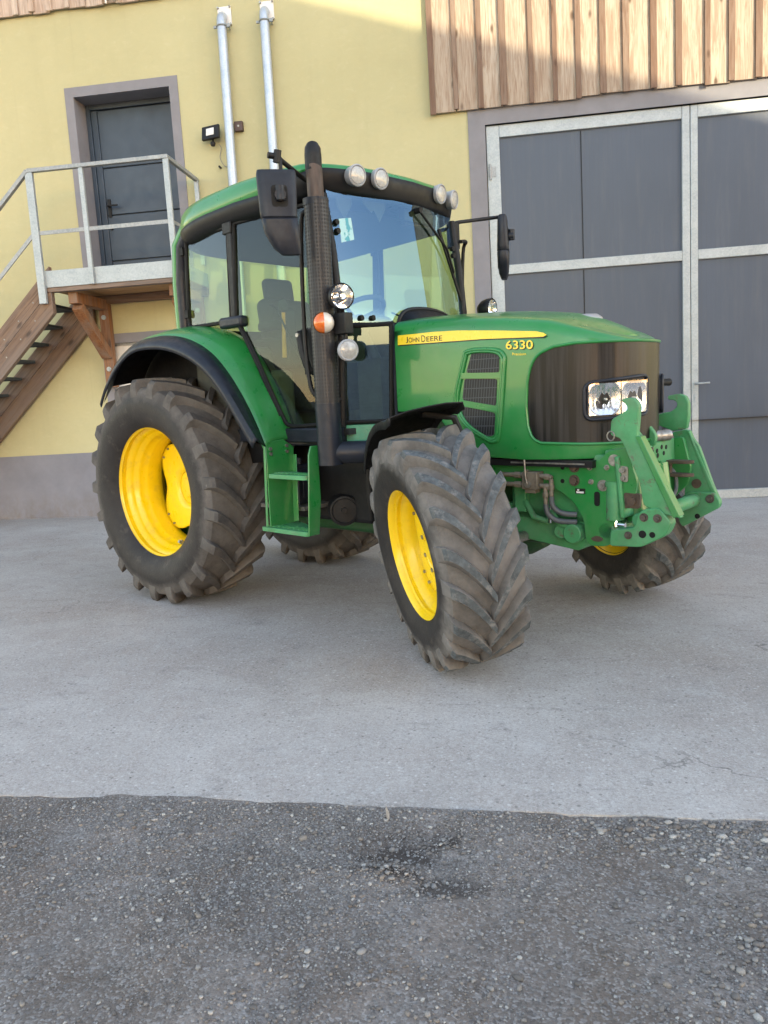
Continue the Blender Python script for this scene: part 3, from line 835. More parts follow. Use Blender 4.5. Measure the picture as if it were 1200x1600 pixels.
# ---- staircase and landing
def build_stairs():
    S = empty('exterior_staircase', (-4.8, -.45, 0))
    def b(mb, *a, **k):
        return S_fix(mb.build(*a, **k))
    def S_fix(o):
        o.location = (4.8, .45, 0); o.parent = S; return o
    tag(S, 'weathered timber staircase and landing with galvanised railing below the slate blue door', 'staircase')
    LX0, LX1, LY, LZ = -4.87, -3.20, -.90, 2.845
    # landing deck of planks
    mb = MB()
    n = 6; w = (-.02 - LY) / n
    for i in range(n):
        mb.box((LX0 + .02, LY + i * w + .004, LZ - .06), (LX1 - .02, LY + (i + 1) * w - .004, LZ - random.uniform(0, .004)))
    b(mb, 'landing_deck', 'soffit', bevel=.004)
    mb = MB()
    mb.box((LX0 + .0, LY - .005, LZ - .115), (LX1, LY + .075, LZ - .062)).box((LX0 + .03, -.07, LZ - .16), (LX1, -.012, LZ - .062))
    mb.box((LX0 - .05, LY + .01, LZ - .20), (LX0 + .12, LY + .09, LZ - .05)).box((LX1 - .1, LY + .01, LZ - .20), (LX1 + .02, LY + .09, LZ - .05))
    b(mb, 'landing_beam', 'stairwood', bevel=.006)
    # toe plates, posts, rails
    mb = MB()
    mb.box((-4.86, LY - .018, LZ - .065), (LX1 + .0, LY - .008, LZ + .115)).box((LX1 + .003, LY - .01, LZ - .065), (LX1 + .013, -.05, LZ + .1))
    b(mb, 'toe_plate', 'galv', bevel=.002)
    RZ = 4.02
    def post(x, y, z0, z1, w=.055, d=.035):
        mb = MB(); mb.box((x - w / 2, y - d / 2, z0), (x + w / 2, y + d / 2, z1)); b(mb, 'railing_post', 'galv', bevel=.003)
    yo = LY - .038
    post(-4.80, yo, LZ - .24, RZ - .02, .085, .04); post(-4.20, yo, LZ - .07, RZ - .02, .05); post(-3.235, yo, LZ - .22, RZ - .02, .06); post(-3.225, -.06, LZ + .2, RZ - .02, .05)
    mb = MB()
    mb.beam((-4.82, yo, RZ), (-3.205, yo, RZ), .05, .042).beam((-3.228, yo + .025, RZ + .001), (-3.228, -.02, RZ + .001), .045, .04)
    mb.beam((-4.82, yo, RZ), (-6.9, yo, RZ - 2.08 * .93), .05, .042)
    b(mb, 'handrail', 'galvdark', bevel=.004)
    mb = MB()
    mb.beam((-4.80, yo, 3.36), (-3.235, yo, 3.36), .012, .042).beam((-3.228, yo + .02, 3.36), (-3.228, -.02, 3.36), .012, .04)
    mb.beam((-4.82, yo, 3.36), (-6.9, yo, 3.36 - 2.08 * .93), .014, .042)
    b(mb, 'mid_rail', 'galvdark')
    post(-5.95, yo, 1.6, RZ - 1.05, .05); post(-6.85, yo, .6, RZ - 1.9, .05)
    # stringers
    sl = .95
    for y0, y1, top in ((LY, LY + .07, 2.90), (-.10, -.03, 2.80)):
        mb = MB()
        xa = -4.72 if y0 == LY else -4.66
        xb = -7.75
        za = top + sl * (xa + 4.838)
        for k, (d0, d1) in enumerate(((0, .25), (.254, .51))):
            yy = y0 - (.0 if k == 0 else .0)
            p = [(xa, za - d0), (xa, za - d1), (xb, za - d1 + sl * (xb - xa)), (xb, za - d0 + sl * (xb - xa))]
            if p[2][1] < gz(xb, -.5): pass
            mb.prism(p, 'y', yy, y1)
        # built along its own slope so that the grain runs with the timber
        ang = math.atan(sl); pv = Vector((xa, y0, za)); Ri = Matrix.Rotation(ang, 3, 'Y')
        mb.v = [tuple(Ri @ (Vector(q) - pv)) for q in mb.v]
        so = b(mb, 'stringer', 'stairwood', bevel=.006)
        so.location = pv + Vector((4.8, .45, 0)); so.rotation_euler = (0, -ang, 0)
        if y0 == LY:
            nb = MB()
            for k in range(14):
                x = -4.95 - .2 * k
                for dd in (.16, .36):
                    z = za - dd + sl * (x - xa)
                    nb.cyl((x, y0 - .004, z), (x, y0 + .01, z), .009, n=8)
            [S_fix(q) for q in build_split(nb, 'screw', 'steel')]
    # treads
    for k in range(12):
        z = LZ - .195 * (k + 1); x = -4.80 - .205 * (k + 1)
        if z < .1: break
        mb = MB(); mb.box((x - .11, LY + .072, z - .035), (x + .14, -.104, z))
        b(mb, 'tread', 'tread_dark', bevel=.004)
    # timber brackets under the landing
    for x in (-4.52, -3.33):
        mb = MB()
        mb.box((x - .06, -.11, 1.68), (x + .06, -.012, LZ - .162))
        mb.box((x - .055, LY + .09, LZ - .24), (x + .055, -.112, LZ - .118))
        mb.beam((x, LY + .18, LZ - .26), (x, -.12, 2.06), .10, .12, up=(1, 0, 0))
        b(mb, 'bracket', 'bracketwood', bevel=.006)
        nb = MB(); nb.cyl((x, -.125, 1.90), (x, -.11, 1.90), .028, n=14).cyl((x, -.135, 1.90), (x, -.125, 1.90), .014, n=6)
        nb.cyl((x, -.125, 2.52), (x, -.11, 2.52), .028, n=14)
        [S_fix(q) for q in build_split(nb, 'bolt', 'galv')]
build_stairs()

# ---- pipes, floodlight, box
def build_fixtures():
    for x0, x1, ztop, lab in ((-2.755, -2.795, 5.80, 'galvanised vent pipe on the yellow wall nearer the blue door, behind the floodlight'),
                        (-2.255, -2.285, 5.80, 'galvanised vent pipe on the yellow wall farther from the blue door, nearer the cladding')):
        P = empty('vent_pipe', (x1, -.09, 0))
        tag(P, lab, 'pipe', 'galvanised pipes on the yellow wall')
        mb = MB()
        dx = x0 - x1
        path = [(dx * .5, -.0, .06), (dx * .5, 0, 3.0), (dx, 0, ztop - .14)]
        path = [(0, 0, -.12), (0, 0, 2.0), (dx * .6, 0, 4.0), (dx, 0, ztop - .14)]
        for k in range(1, 7):
            a = k / 6 * PI / 2
            path.append((dx, .07 * (1 - math.cos(a)), ztop - .14 + .10 * math.sin(a)))
        path.append((dx, .088, ztop - .04))
        mb.tube(path, .052, 24)
        mb.build('tube', 'pipe', P)
        mb = MB(); mb.box((dx - .06, .076, ztop - .13), (dx + .10, .089, ztop + .075))
        mb.build('wall_plate', 'white', P, bevel=.003)
        mb = MB()
        for a, b in ((-.05, .065), (.09, .065), (-.05, -.12), (.09, -.12)):
            mb.cyl((dx + a, .05, ztop + b - .004), (dx + a, .076, ztop + b - .004), .011, n=8)
        build_split(mb, 'screw', 'steel', P)
        mb = MB(); mb.tube([(dx + .058 * math.cos(a), .058 * math.sin(a), ztop - .17) for a in np.linspace(0, 2 * PI, 20)[:-1]], .008, 6, closed=True)
        mb.box((dx + .05, -.012, ztop - .185), (dx + .10, .012, ztop - .15)).box((dx - .095, -.01, ztop - .185), (dx - .055, .012, ztop - .16)).cyl((dx + .07, .01, ztop - .17), (dx + .07, .09, ztop - .17), .006, n=8)
        mb.build('pipe_clamp', 'galvdark', P)
    # floodlight
    Fl = empty('floodlight', (-2.985, -.0, 4.50))
    tag(Fl, 'small black floodlight with motion sensor fixed to the yellow wall', 'floodlight')
    rot = Matrix.Rotation(R(-14), 3, 'X') @ Matrix.Rotation(R(-10), 3, 'Z')
    mb = MB(); mb.box((-.11, -.115, -.075), (.11, -.08, .085), rot=rot, pivot=(0, -.09, 0))
    mb.box((-.03, -.08, -.03), (.03, -.0, .03))
    mb.build('housing', 'black', Fl, bevel=.006)
    mb = MB(); mb.box((-.05, -.120, -.035), (.05, -.1155, .05), rot=rot, pivot=(0, -.09, 0))
    mb.build('lamp_window', 'white', Fl, bevel=.003)
    mb = MB(); mb.lathe([(0, -.035), (.022, -.028), (.03, -.008), (.03, .006), (.02, .02), (0, .022)], 'z', 16, center=(.01, -.085, -.11))
    mb.cyl((.01, -.085, -.09), (.01, -.06, -.05), .01)
    mb.build('sensor', 'black', Fl)
    mb = MB(); mb.tube(smooth_path([(.06, -.02, -.10), (.085, -.015, -.15), (.06, -.015, -.25), (.10, -.015, -.34), (.14, -.01, -.36)]), .0035, 6)
    mb.build('cable', 'greytrim', Fl)
    J = empty('junction_box', (-2.665, 0, 4.565))
    tag(J, 'small brown junction box on the yellow wall, half behind the vent pipe', 'junction box')
    mb = MB(); mb.box((-.05, -.05, -.055), (.05, -.002, .055)); mb.build('housing', 'brown', J, bevel=.006)
    mb = MB(); mb.cyl((0, -.054, .0), (0, -.05, .0), .012, n=10); mb.build('screw', 'steel', J)
    mb = MB(); mb.tube([(-2.93, -.002, 4.14), (-2.93, -.06, 4.14)], .012, 8)
    o = mb.build('cable_stub', 'black'); tag(o, 'short black cable stub poking out of the wall below the floodlight', 'cable stub')
    # security camera under the upper cladding
    C = empty('security_camera', (-4.06, -.08, 6.07)); tag(C, 'security camera hanging under the upper cladding edge above the blue door', 'camera')
    mb = MB(); mb.box((-.07, -.05, .02), (-.0, .0, .14)).cyl((-.035, -.03, -.05), (-.035, -.03, .02), .012, n=8); mb.build('bracket', 'white', C, bevel=.005)
    mb = MB(); mb.lathe([(0, -.05), (.03, -.045), (.05, -.02), (.055, .01), (.05, .04), (0, .045)], 'z', 16, center=(.09, -.05, .035)); mb.build('dome', 'black', C)
build_fixtures()

# ---- the barn across the yard whose roof line shades the facade
def build_barn():
    Y = -20.0
    Bn = empty('timber_barn', (8, Y, 0))
    tag(Bn, 'tall timber barn across the yard, opposite the yellow building', 'barn')
    zr = 13.02; sl = .35; ap = 6.0
    def roofz(x): return zr - sl * (x - ap) if x > ap else zr - .12 * (ap - x)
    XA, XB = 5.6, 18.6
    mb = MB()
    x = XA
    while x < XB:
        w = .24
        mb.box((x - 8, 0, -.6), (x + w - .01 - 8, -.05, roofz(x + w / 2) - .3)); x += w
    mb.build('wall', 'barnwood', Bn, fix=True)
    mb = MB()
    for a, b in ((XA - .4, 11.9), (11.9, XB + .4)):
        za, zb = roofz(a), roofz(b)
        if a < ap:
            pts = [(a - 8, roofz(a)), (ap - 8, zr), (b - 8, zb)]
        else: pts = [(a - 8, za), (b - 8, zb)]
        poly = pts + [(p[0], p[1] - .3) for p in pts[::-1]]
        mb.prism(poly, 'y', .4, -12)
    # rounded capping added on the left part to step the cast shadow edge
    mb.tube([(XA - 8, .2, roofz(XA)), (ap - 8, .2, zr + .0), (11.6 - 8, .2, roofz(11.6) + .05)], .17, 12)
    mb.build('roof', 'rooftile', Bn)
build_barn()

# ----------------------------------------------------------------------------- tractor
TM = Matrix(((0.82567, 0.56401, 0.012412, -1.80904), (-0.56383, 0.82575, -0.015347, -3.35452), (-0.018905, 0.005673, 0.999805, -0.029034), (0, 0, 0, 1)))
def build_tyre(name, Rt, W, flange_r, flange_y, nl, lug_h, mats, parent, direction=1, lean=.26):
    """tractor tyre about the local Y axis; lugs form a V that leads at the centre"""
    mb = MB()
    rc = Rt - lug_h
    hw = W / 2
    prof = []
    half = [(flange_r - .012, flange_y - .01), (flange_r + .012, flange_y + .012), (flange_r + .06, hw * .93), ((flange_r + rc) / 2 - .01, hw * 1.0),
            (rc - .11, hw * .985), (rc - .055, hw * .94), (rc - .028, hw * .86), (rc - .012, hw * .62), (rc - .002, hw * .3), (rc, 0)]
    outer = [(r, -y) for r, y in half]
    inner = [(r, y) for r, y in half[:-1]][::-1]
    prof = outer + inner
    def cls(k):
        a = prof[k]; b = prof[k + 1]
        return 0
    mb.lathe(prof, 'y', 96, mis=[cls(k) for k in range(len(prof) - 1)])
    # carcass radius for a lateral position (past the shoulder: goes down the sidewall)
    sh = [(0, rc), (.3, rc - .002), (.62, rc - .012), (.86, rc - .028), (.94, rc - .055), (.99, rc - .10)]
    T = [0, .12, .25, .4, .55, .7, .82, .90, .955, .985]
    for s in (-1, 1):
        for k in range(nl):
            base = 2 * PI * (k + (0.5 if s > 0 else 0)) / nl
            jt = random.uniform(-.008, .008)
            rows = []
            for i, t in enumerate(T):
                # lateral fraction
                yf = -.05 + t * 1.03
                y = s * hw * yf
                ay = abs(yf)
                r_base = interp(ay, sh) - .006
                top = Rt - .010 * ay ** 2
                if ay > .88: top = Rt - .010 - (ay - .88) * .32
                if ay > .93: top -= (ay - .93) * .7
                top = max(top, r_base + .008)
                # the lug sweeps back from the centre to the shoulder, straighter at the shoulder
                sweep = lean * (1 - (1 - min(t, 1.0)) ** 1.55)
                th = base - direction * (sweep - lean * .5) + jt
                wt = (.058 + .010 * t) * (Rt / .6) ** .3
                wb = wt + .024
                if i == 0: wt *= .8
                cols = []
                for w, r in ((-wb, r_base), (-wt * .93, top - .004), (-wt * .8, top), (wt * .8, top), (wt * .93, top - .004), (wb, r_base)):
                    a = th + w * .5 / Rt
                    cols.append((r * math.cos(a), y, r * math.sin(a)))
                rows.append(cols)
            o = len(mb.v)
            n = 6
            v = [p for r in rows for p in r]
            f = []; ms = []
            for i in range(len(T) - 1):
                for j in range(n - 1):
                    f.append((i * n + j, i * n + j + 1, (i + 1) * n + j + 1, (i + 1) * n + j))
                    ms.append(2 if (j == 2 and i < len(T) - 2) else 1)
            f.append(tuple(range(n))); ms.append(1)
            f.append(tuple(range((len(T) - 1) * n, len(T) * n))[::-1]); ms.append(1)
            mb.add(v, f, ms)
    return mb.build(name, mats, parent, angle=33)

def build_rim(parent, R0, fy, depth, disc_y, disc_r, hub_r, lobes, prof, bolts=8, out=-1):
    """rim: out = local Y sign of the outer side"""
    rim = MB()
    rim.lathe([(r, out * y) for r, y in prof], 'y', 72)
    # inner half of the barrel
    ro = rim.build('rim', 'yellow', parent, angle=50)
    d = MB()
    rows = []
    for k, fr in enumerate((0.0, .25, .5, .75, .92, 1.0)):
        row = []
        for i in range(96):
            th = 2 * PI * i / 96
            rm = disc_r * (1 - lobes[1] * (.5 + .5 * math.cos(lobes[0] * th)) ** 1.3)
            r = hub_r + (rm - hub_r) * fr
            y = disc_y + .035 * math.sin(fr * PI) * 0 + lobes[2] * (1 - fr) ** 2
            if fr >= .9: y -= .004
            row.append((r * math.cos(th), out * y, r * math.sin(th)))
        rows.append(row)
    d.grid(rows, 0, closed_u=True)
    dk = d.build('disc', 'yellow', parent, solidify=.012)
    h = MB()
    h.lathe([(0, out * (disc_y + lobes[2] + .022)), (hub_r * .55, out * (disc_y + lobes[2] + .021)), (hub_r * .6, out * (disc_y + lobes[2] + .014)), (hub_r * .62, out * (disc_y + lobes[2])), (hub_r * 1.05, out * (disc_y + lobes[2] - .002)), (hub_r * 1.05, out * (disc_y - .08))], 'y', 36)
    h.build('hub', 'yellow', parent)
    bt = MB()
    for i in range(bolts):
        th = 2 * PI * (i + .5) / bolts
        r = hub_r * 1.25
        c = (r * math.cos(th), out * (disc_y + lobes[2] * .75 - .005), r * math.sin(th)); c2 = (c[0], c[1] + out * .018, c[2])
        bt.cyl(c, c2, .012, n=6)
    for i in range(lobes[0]):
        for dth in (-.13, .13):
            th = 2 * PI * (i + .5) / lobes[0] + dth
            r = disc_r * .93
            bt.cyl((r * math.cos(th), out * (disc_y - .004), r * math.sin(th)), (r * math.cos(th), out * (disc_y + .014), r * math.sin(th)), .009, n=6)
    build_split(bt, 'wheel_bolt', 'steel', parent)
    return ro

def build_tractor():
    T = empty('farm_tractor')
    T.matrix_world = TM
    tag(T, 'green farm tractor with yellow rims and front linkage, parked with its front wheels turned', 'tractor')
    # ---------------- wheels
    RF, FY = .4685, .205
    rprof = [(RF - .02, .205 - .03), (RF + .006, .207), (RF + .004, .2), (RF - .012, .19), (RF - .016, .165), (RF - .012, .14), (.435, .128), (.428, .10), (.424, .085), (.404, .072), (.400, .05), (.396, .02),
             (.388, .008), (.384, -.01), (.382, -.08), (.384, -.12), (.40, -.14), (.44, -.16), (RF, -.2)]
    for side, yc, ang in ((-1, -.7182, .13), (1, .7182, .4)):
        w = empty('rear_wheel', (0, side * .7182, .785), T)
        w.rotation_euler = (0, ang * 0, 0)
        build_tyre('tyre', .797, .52, RF, FY, 21, .043, ['rear_carcass', 'tread_rear', 'lugtop_rear'], w, -1, .30)
        rim = build_rim(w, RF, FY, .2, -.100, .380, .12, (4, .26, -.012), rprof, 0, side)
        v = MB(); v.cyl((.10, side * .03, -.385), (.10, side * .09, -.36), .011, n=10).cyl((.10, side * .055, -.375), (.10, side * .075, -.366), .016, n=10); v.build('valve', 'steel', w)
        b = MB(); b.lathe([(.0, side * -.215), (.475, side * -.205)], 'y', 48); b.build('brake_housing', 'dkgreen', w)
    fprof = [(.31, .13), (.333, .172), (.330, .168), (.318, .158), (.314, .13), (.316, .11), (.296, .095), (.288, .06), (.284, .02), (.272, .0), (.268, -.05), (.28, -.1), (.33, -.17)]
    fwd = Vector((.848902, -.52855, 0)); lat = Vector((.523018, .840019, .144293)); up = fwd.cross(lat)
    Cn = Vector((2.3932, -.97797, .59664)) + lat * .170
    axle = Vector((2.40, 0, 0))
    wheels = []
    for side, c in ((-1, Cn), (1, Vector((2.62, .955, .622)))):
        f2, l2, u2 = fwd, lat, up
        if side > 0:
            rr = Matrix.Rotation(R(4), 3, 'Z'); f2, l2, u2 = rr @ fwd, rr @ lat, rr @ up
        w = empty('front_wheel', (0, 0, 0), T)
        w.matrix_local = Matrix(((f2.x, l2.x, u2.x, c.x), (f2.y, l2.y, u2.y, c.y), (f2.z, l2.z, u2.z, c.z), (0, 0, 0, 1)))
        wheels.append((w, f2, l2, u2, c))
        build_tyre('tyre', .599, .415, .33, .165, 20, .036, ['front_carcass', 'tread', 'lugtop'], w, -1, .44)
        rim = build_rim(w, .33, .165, .2, .045, .282, .10, (4, .14, .01), fprof, 8, side)
        v = MB(); v.cyl((.25, side * .0, .03), (.275, side * .05, .035), .009, n=8); v.build('valve', 'steel', w)
        h = MB(); h.lathe([(0, side * -.04), (.255, side * -.04)], 'y', 32).lathe([(.12, side * -.02), (.13, side * -.2), (.0, side * -.2)], 'y', 24); h.build('hub_housing', 'dkgreen', w)
        # fender
        fm = MB()
        prof = []
        a0, a1 = (80, 144)
        for k in range(25):
            a = R(a0 + (a1 - a0) * k / 24)
            r = .685 if k > 3 else .685 + .012 * (3 - k)
            prof.append((r * math.cos(a), r * math.sin(a) - .01))
        rows = []
        for y, dr in ((-.19, -.035), (-.185, 0), (-.1, .012), (0, .015), (.1, .012), (.185, 0), (.19, -.035)):
            rows.append([(x * (1 + dr / .68), y, z * (1 + dr / .68)) for x, z in prof])
        fm.grid(rows)
        fo = fm.build('front_fender', 'black', w, solidify=.006, fix=False)
        br = MB(); br.tube([(-.05, -side * .03, .70 - .03), (-.06, -side * .20, .62), (-.05, -side * .28, .3)], .018, 8); br.build('fender_bracket', 'black', w)
    # ---------------- hood
    X0, L, Wd, E = 2.70, .495, .42, 2.5
    zs_tab = [(1.85, 1.785), (2.1, 1.778), (2.4, 1.762), (2.6, 1.743), (2.84, 1.708), (3.06, 1.645), (3.195, 1.607)]
    zb_tab = [(1.85, 1.29), (2.12, 1.288), (2.18, 1.24), (2.26, 1.15), (2.36, 1.08), (2.5, 1.036), (2.7, 1.028), (3.2, 1.035)]
    def nose_xy(t, off=0.0):
        """t 0..pi round the nose from the right side to the left"""
        c, s = math.cos(t), math.sin(t)
        x = X0 + L * max(s, 0) ** (2 / E); y = -math.copysign(abs(c) ** (2 / E) * Wd, c)
        if off:
            e = 1e-3
            gx = E / L * (max((x - X0) / L, 0)) ** (E - 1); gy = math.copysign(E / Wd * (abs(y) / Wd) ** (E - 1), y)
            ln = math.hypot(gx, gy) or 1
            x += off * gx / ln; y += off * gy / ln
        return x, y
    def t_of(x):
        """right-hand side parameter for a given x on the nose"""
        s = min(1, max(0, (x - X0) / L)) ** (E / 2)
        c = (1 - min(1, max(0, (x - X0) / L)) ** E) ** .5
        return math.atan2(s, c)
    side_x = [1.862, 1.95, 2.05, 2.12, 2.15, 2.18, 2.22, 2.26, 2.31, 2.36, 2.43, 2.5, 2.58, 2.66]
    plan = [(x, -Wd) for x in side_x] + [nose_xy(PI * k / 40) for k in range(41)] + [(x, Wd) for x in side_x[::-1]]
    n = len(plan)
    def inset(i, d):
        x, y = plan[i]
        if i < len(side_x) or i >= n - len(side_x): return x, y - math.copysign(d, y)
        t = PI * (i - len(side_x)) / 40
        return nose_xy(t, -d)
    layers = []
    def zl(i, kind, v):
        x, y = plan[i]
        zs = interp(x, zs_tab); zb = interp(x, zb_tab)
        return zb + (zs - zb) * v if kind == 'f' else zs - v
    spec = [('b', 0, .018), ('b', 0, .004), ('b', .012, 0), ('f', .2, 0), ('f', .4, 0), ('f', .6, 0), ('f', .8, 0), ('t', .05, 0), ('t', .03, .004), ('t', .012, .012), ('t', -.002, .026), ('t', -.014, .05), ('t', -.022, .085)]
    rows = []
    for kind, v, d in spec:
        row = []
        for i in range(n):
            x, y = inset(i, d)
            xx = plan[i][0]
            zs = interp(xx, zs_tab); zb = interp(xx, zb_tab)
            z = zb + v if kind == 'b' else (zb + .012) + (zs - .05 - zb - .012) * v if kind == 'f' else zs - v
            row.append((x, y, z))
        rows.append(row)
    hb = MB(); hb.grid(rows)
    # top cap: bridge right and left with a crowned strip
    top = rows[-1]; half = n // 2
    cap = []
    for i in range(half + 1):
        a, b = Vector(top[i]), Vector(top[n - 1 - i])
        r = []
        for k in range(9):
            t = k / 8
            p = a.lerp(b, t); w = (a - b).length
            s = 4 * t * (1 - t)
            p.z += (.030 * min(1, w / .6)) * s + .008 * min(1, w / .6) * (math.exp(-((t - .5) / .18) ** 2) - math.exp(-(.5 / .18) ** 2))
            r.append(tuple(p))
        cap.append(r)
    hb.grid(cap)
    # rear closing face
    hb.add([rows[0][0], rows[7][0], rows[-1][0], rows[-1][-1], rows[7][-1], rows[0][-1]], [(0, 1, 2, 3, 4, 5)])
    hood = hb.build('hood', 'green', T, angle=50)
    bm = bmesh.new(); bm.from_mesh(hood.data); bmesh.ops.remove_doubles(bm, verts=bm.verts, dist=1e-4); bmesh.ops.recalc_face_normals(bm, faces=bm.faces); bm.to_mesh(hood.data); bm.free()
    hood.data.set_sharp_from_angle(angle=R(50))
    # horn-like filler bump and its silver cap on top
    mb = MB(); mb.lathe([(.09, -.03), (.085, .0), (.06, .018), (0, .024)], 'z', 24, center=(2.84, .02, 1.742)); mb.build('hood_cap', 'silver', hood)
    # grille
    gt = [(2.7335, 1.30), (2.7345, 1.36), (2.742, 1.433), (2.762, 1.50), (2.785, 1.538), (2.817, 1.562), (2.882, 1.586), (2.983, 1.597), (3.195, 1.598)]
    gb = [(2.7335, 1.30), (2.735, 1.25), (2.741, 1.197), (2.755, 1.155), (2.775, 1.130), (2.809, 1.114), (3.018, 1.106), (3.195, 1.102)]
    tR = t_of(2.7335)
    ts = [tR + (PI / 2 - tR) * (k / 60) ** 1.25 for k in range(61)]
    ts = ts + [PI - t for t in ts[-2::-1]]
    me_rows = [[] for _ in range(17)]; arc = 0; prev = None; arcs = []
    up_line = []; low_line = []
    for t in ts:
        x, y = nose_xy(t, .003)
        xr = nose_xy(t)[0]
        if prev: arc += math.hypot(x - prev[0], y - prev[1])
        prev = (x, y); arcs.append(arc)
        zt, zb_ = interp(xr, gt), interp(xr, gb)
        for k in range(17): me_rows[k].append((x, y, zb_ + (zt - zb_) * k / 16))
        xo, yo = nose_xy(t, .004)
        up_line.append((xo, yo, zt)); low_line.append((xo, yo, zb_))
    g = MB(); g.grid(me_rows)
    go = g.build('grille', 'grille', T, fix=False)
    at = go.data.attributes.new('arc', 'FLOAT_VECTOR', 'POINT')
    flat = []
    for k in range(17):
        for j, p in enumerate(me_rows[k]): flat += [arcs[j], p[2], 0]
    at.data.foreach_set('vector', flat)
    r_ = MB(); r_.tube(up_line + low_line[::-1][1:-1], .0075, 8, closed=True); r_.build('grille_rim', 'green', go)
    # headlights
    def headlight(sgn):
        def surf(t, off):
            x, y = nose_xy(t, off); return (x, -y if sgn > 0 else y)
        ta, tb = t_of(3.019), t_of(3.1945)
        hp = 1.0 if sgn < 0 else .4
        def outline(t, za, zb):
            return t
        # bezel: thick rounded frame following the nose
        S = 30
        def ring(tA, tB, z0l, z1l, z0r, z1r, off, rr=.03, k=10):
            """rounded outline in arc-length space"""
            pts = []
            aL = 0
            # cumulative arc
            n_ = 40; tt = [tA + (tB - tA) * i / n_ for i in range(n_ + 1)]
            P = [nose_xy(t) for t in tt]; cum = [0]
            for i in range(n_): cum.append(cum[-1] + math.hypot(P[i + 1][0] - P[i][0], P[i + 1][1] - P[i][1]))
            Lr = cum[-1]
            poly = rounded([(0, z0l), (Lr, z0r), (Lr, z1r), (0, z1l)], rr, 6)
            # densify
            dense = []
            for i in range(len(poly)):
                a, b = Vector(poly[i]), Vector(poly[(i + 1) % len(poly)])
                m = max(1, int((b - a).length / .02))
                for j in range(m): dense.append(a.lerp(b, j / m))
            out = []
            for p in dense:
                t = interp(p.x, list(zip(cum, tt)))
                x, y = nose_xy(t, off)
                out.append((x, y if sgn < 0 else -y, p.y))
            return out
        th_ = t_of(3.1935 if sgn < 0 else 3.172)
        bz = MB()
        outer0 = ring(ta, th_, 1.222, 1.402, 1.236, 1.430, -.01, .045)
        nn = len(outer0)
        outer1 = ring(ta, th_, 1.222, 1.402, 1.236, 1.430, .020, .045)
        nmin = min(len(outer0), len(outer1))
        bz.add(outer0 + outer1, [(i, (i + 1) % nn, nn + (i + 1) % nn, nn + i) for i in range(nn)])
        tube = ring(ta, th_, 1.222, 1.402, 1.236, 1.430, .018, .045)
        bz.tube(tube, .0085, 8, closed=True)
        # floor of the bezel between the outline and the lens
        fl = ring(ta, th_, 1.222, 1.402, 1.236, 1.430, .012, .045)
        bz.add(fl, [tuple(range(len(fl)))])
        b = bz.build('headlight', 'blublack', T, angle=50)
        ta2, tb2 = t_of(3.036), t_of(3.1925 if sgn < 0 else 3.165)
        # reflector bowls
        rf = MB()
        tt = [ta2 + (tb2 - ta2) * q for q in (.27, .74)]
        for q, (qa, qb) in enumerate(((.0, .48), (.50, 1.0))):
            rows = []
            nu, nv = 60, 30
            for i in range(nv + 1):
                row = []
                v = i / nv
                for j in range(nu + 1):
                    u = j / nu
                    t = ta2 + (tb2 - ta2) * (qa + (qb - qa) * u)
                    dx, dz = 2 * u - 1, 2 * v - 1
                    rr = max(abs(dx) ** 3 + abs(dz) ** 3, 0) ** (1 / 3)
                    bowl = .014 - .020 * max(0, 1 - rr ** 2)
                    bowl += .0012 * math.cos(u * 2 * PI * 6) * max(0, 1 - rr) + .0008 * math.cos(v * 2 * PI * 3) * max(0, 1 - rr)
                    x, y = nose_xy(t, bowl + .006)
                    z = 1.243 + (1.396 - 1.243) * v + .006 * (qa + (qb - qa) * u)
                    row.append((x, y if sgn < 0 else -y, z))
                rows.append(row)
            rf.grid(rows)
        rf.build('reflector', 'softchrome', b, fix=False)
        bl = MB()
        for q in (.25, .75):
            t = ta2 + (tb2 - ta2) * q
            x, y = nose_xy(t, .0); x2, y2 = nose_xy(t, .026)
            s = 1 if sgn < 0 else -1
            bl.cyl((x, y * s, 1.32), (x2, y2 * s, 1.32), .007, .005, 12)
        bl.build('bulb', 'white_lens', b)
        ln = MB()
        rows = []
        for i in range(9):
            v = i / 8; row = []
            for j in range(25):
                t = ta2 - .02 + (tb2 - ta2 + .03) * j / 24
                x, y = nose_xy(t, .024)
                row.append((x, y if sgn < 0 else -y, 1.240 + (1.399 - 1.240) * v + .009 * j / 24))
            rows.append(row)
        ln.grid(rows); ln.build('lens', 'lensglass', b, fix=False)
    headlight(-1); headlight(1)
    mb = MB(); mb.cyl((3.10, .30, 1.385), (3.13, .40, 1.385), .02, n=12); mb.lathe([(.02, 0), (.021, .02), (.012, .03), (0, .032)], frame=((3.128, .395, 1.385), (.28, .94, 0)), n=12)
    mb.build('rubber_stop', 'rubberseal', T)
    # side vents
    vf = [(2.364, 1.596), (2.428, 1.604), (2.551, 1.595), (2.602, 1.567), (2.607, 1.499), (2.568, 1.172), (2.536, 1.12), (2.482, 1.133), (2.365, 1.198), (2.303, 1.279), (2.29, 1.359), (2.328, 1.488)]
    holes = [[(2.404, 1.587), (2.451, 1.589), (2.558, 1.581), (2.577, 1.563), (2.574, 1.478), (2.365, 1.486)],
             [(2.354, 1.457), (2.561, 1.445), (2.549, 1.306), (2.335, 1.344)],
             [(2.329, 1.311), (2.544, 1.27), (2.534, 1.152), (2.498, 1.146), (2.459, 1.152), (2.381, 1.198), (2.338, 1.245)]]
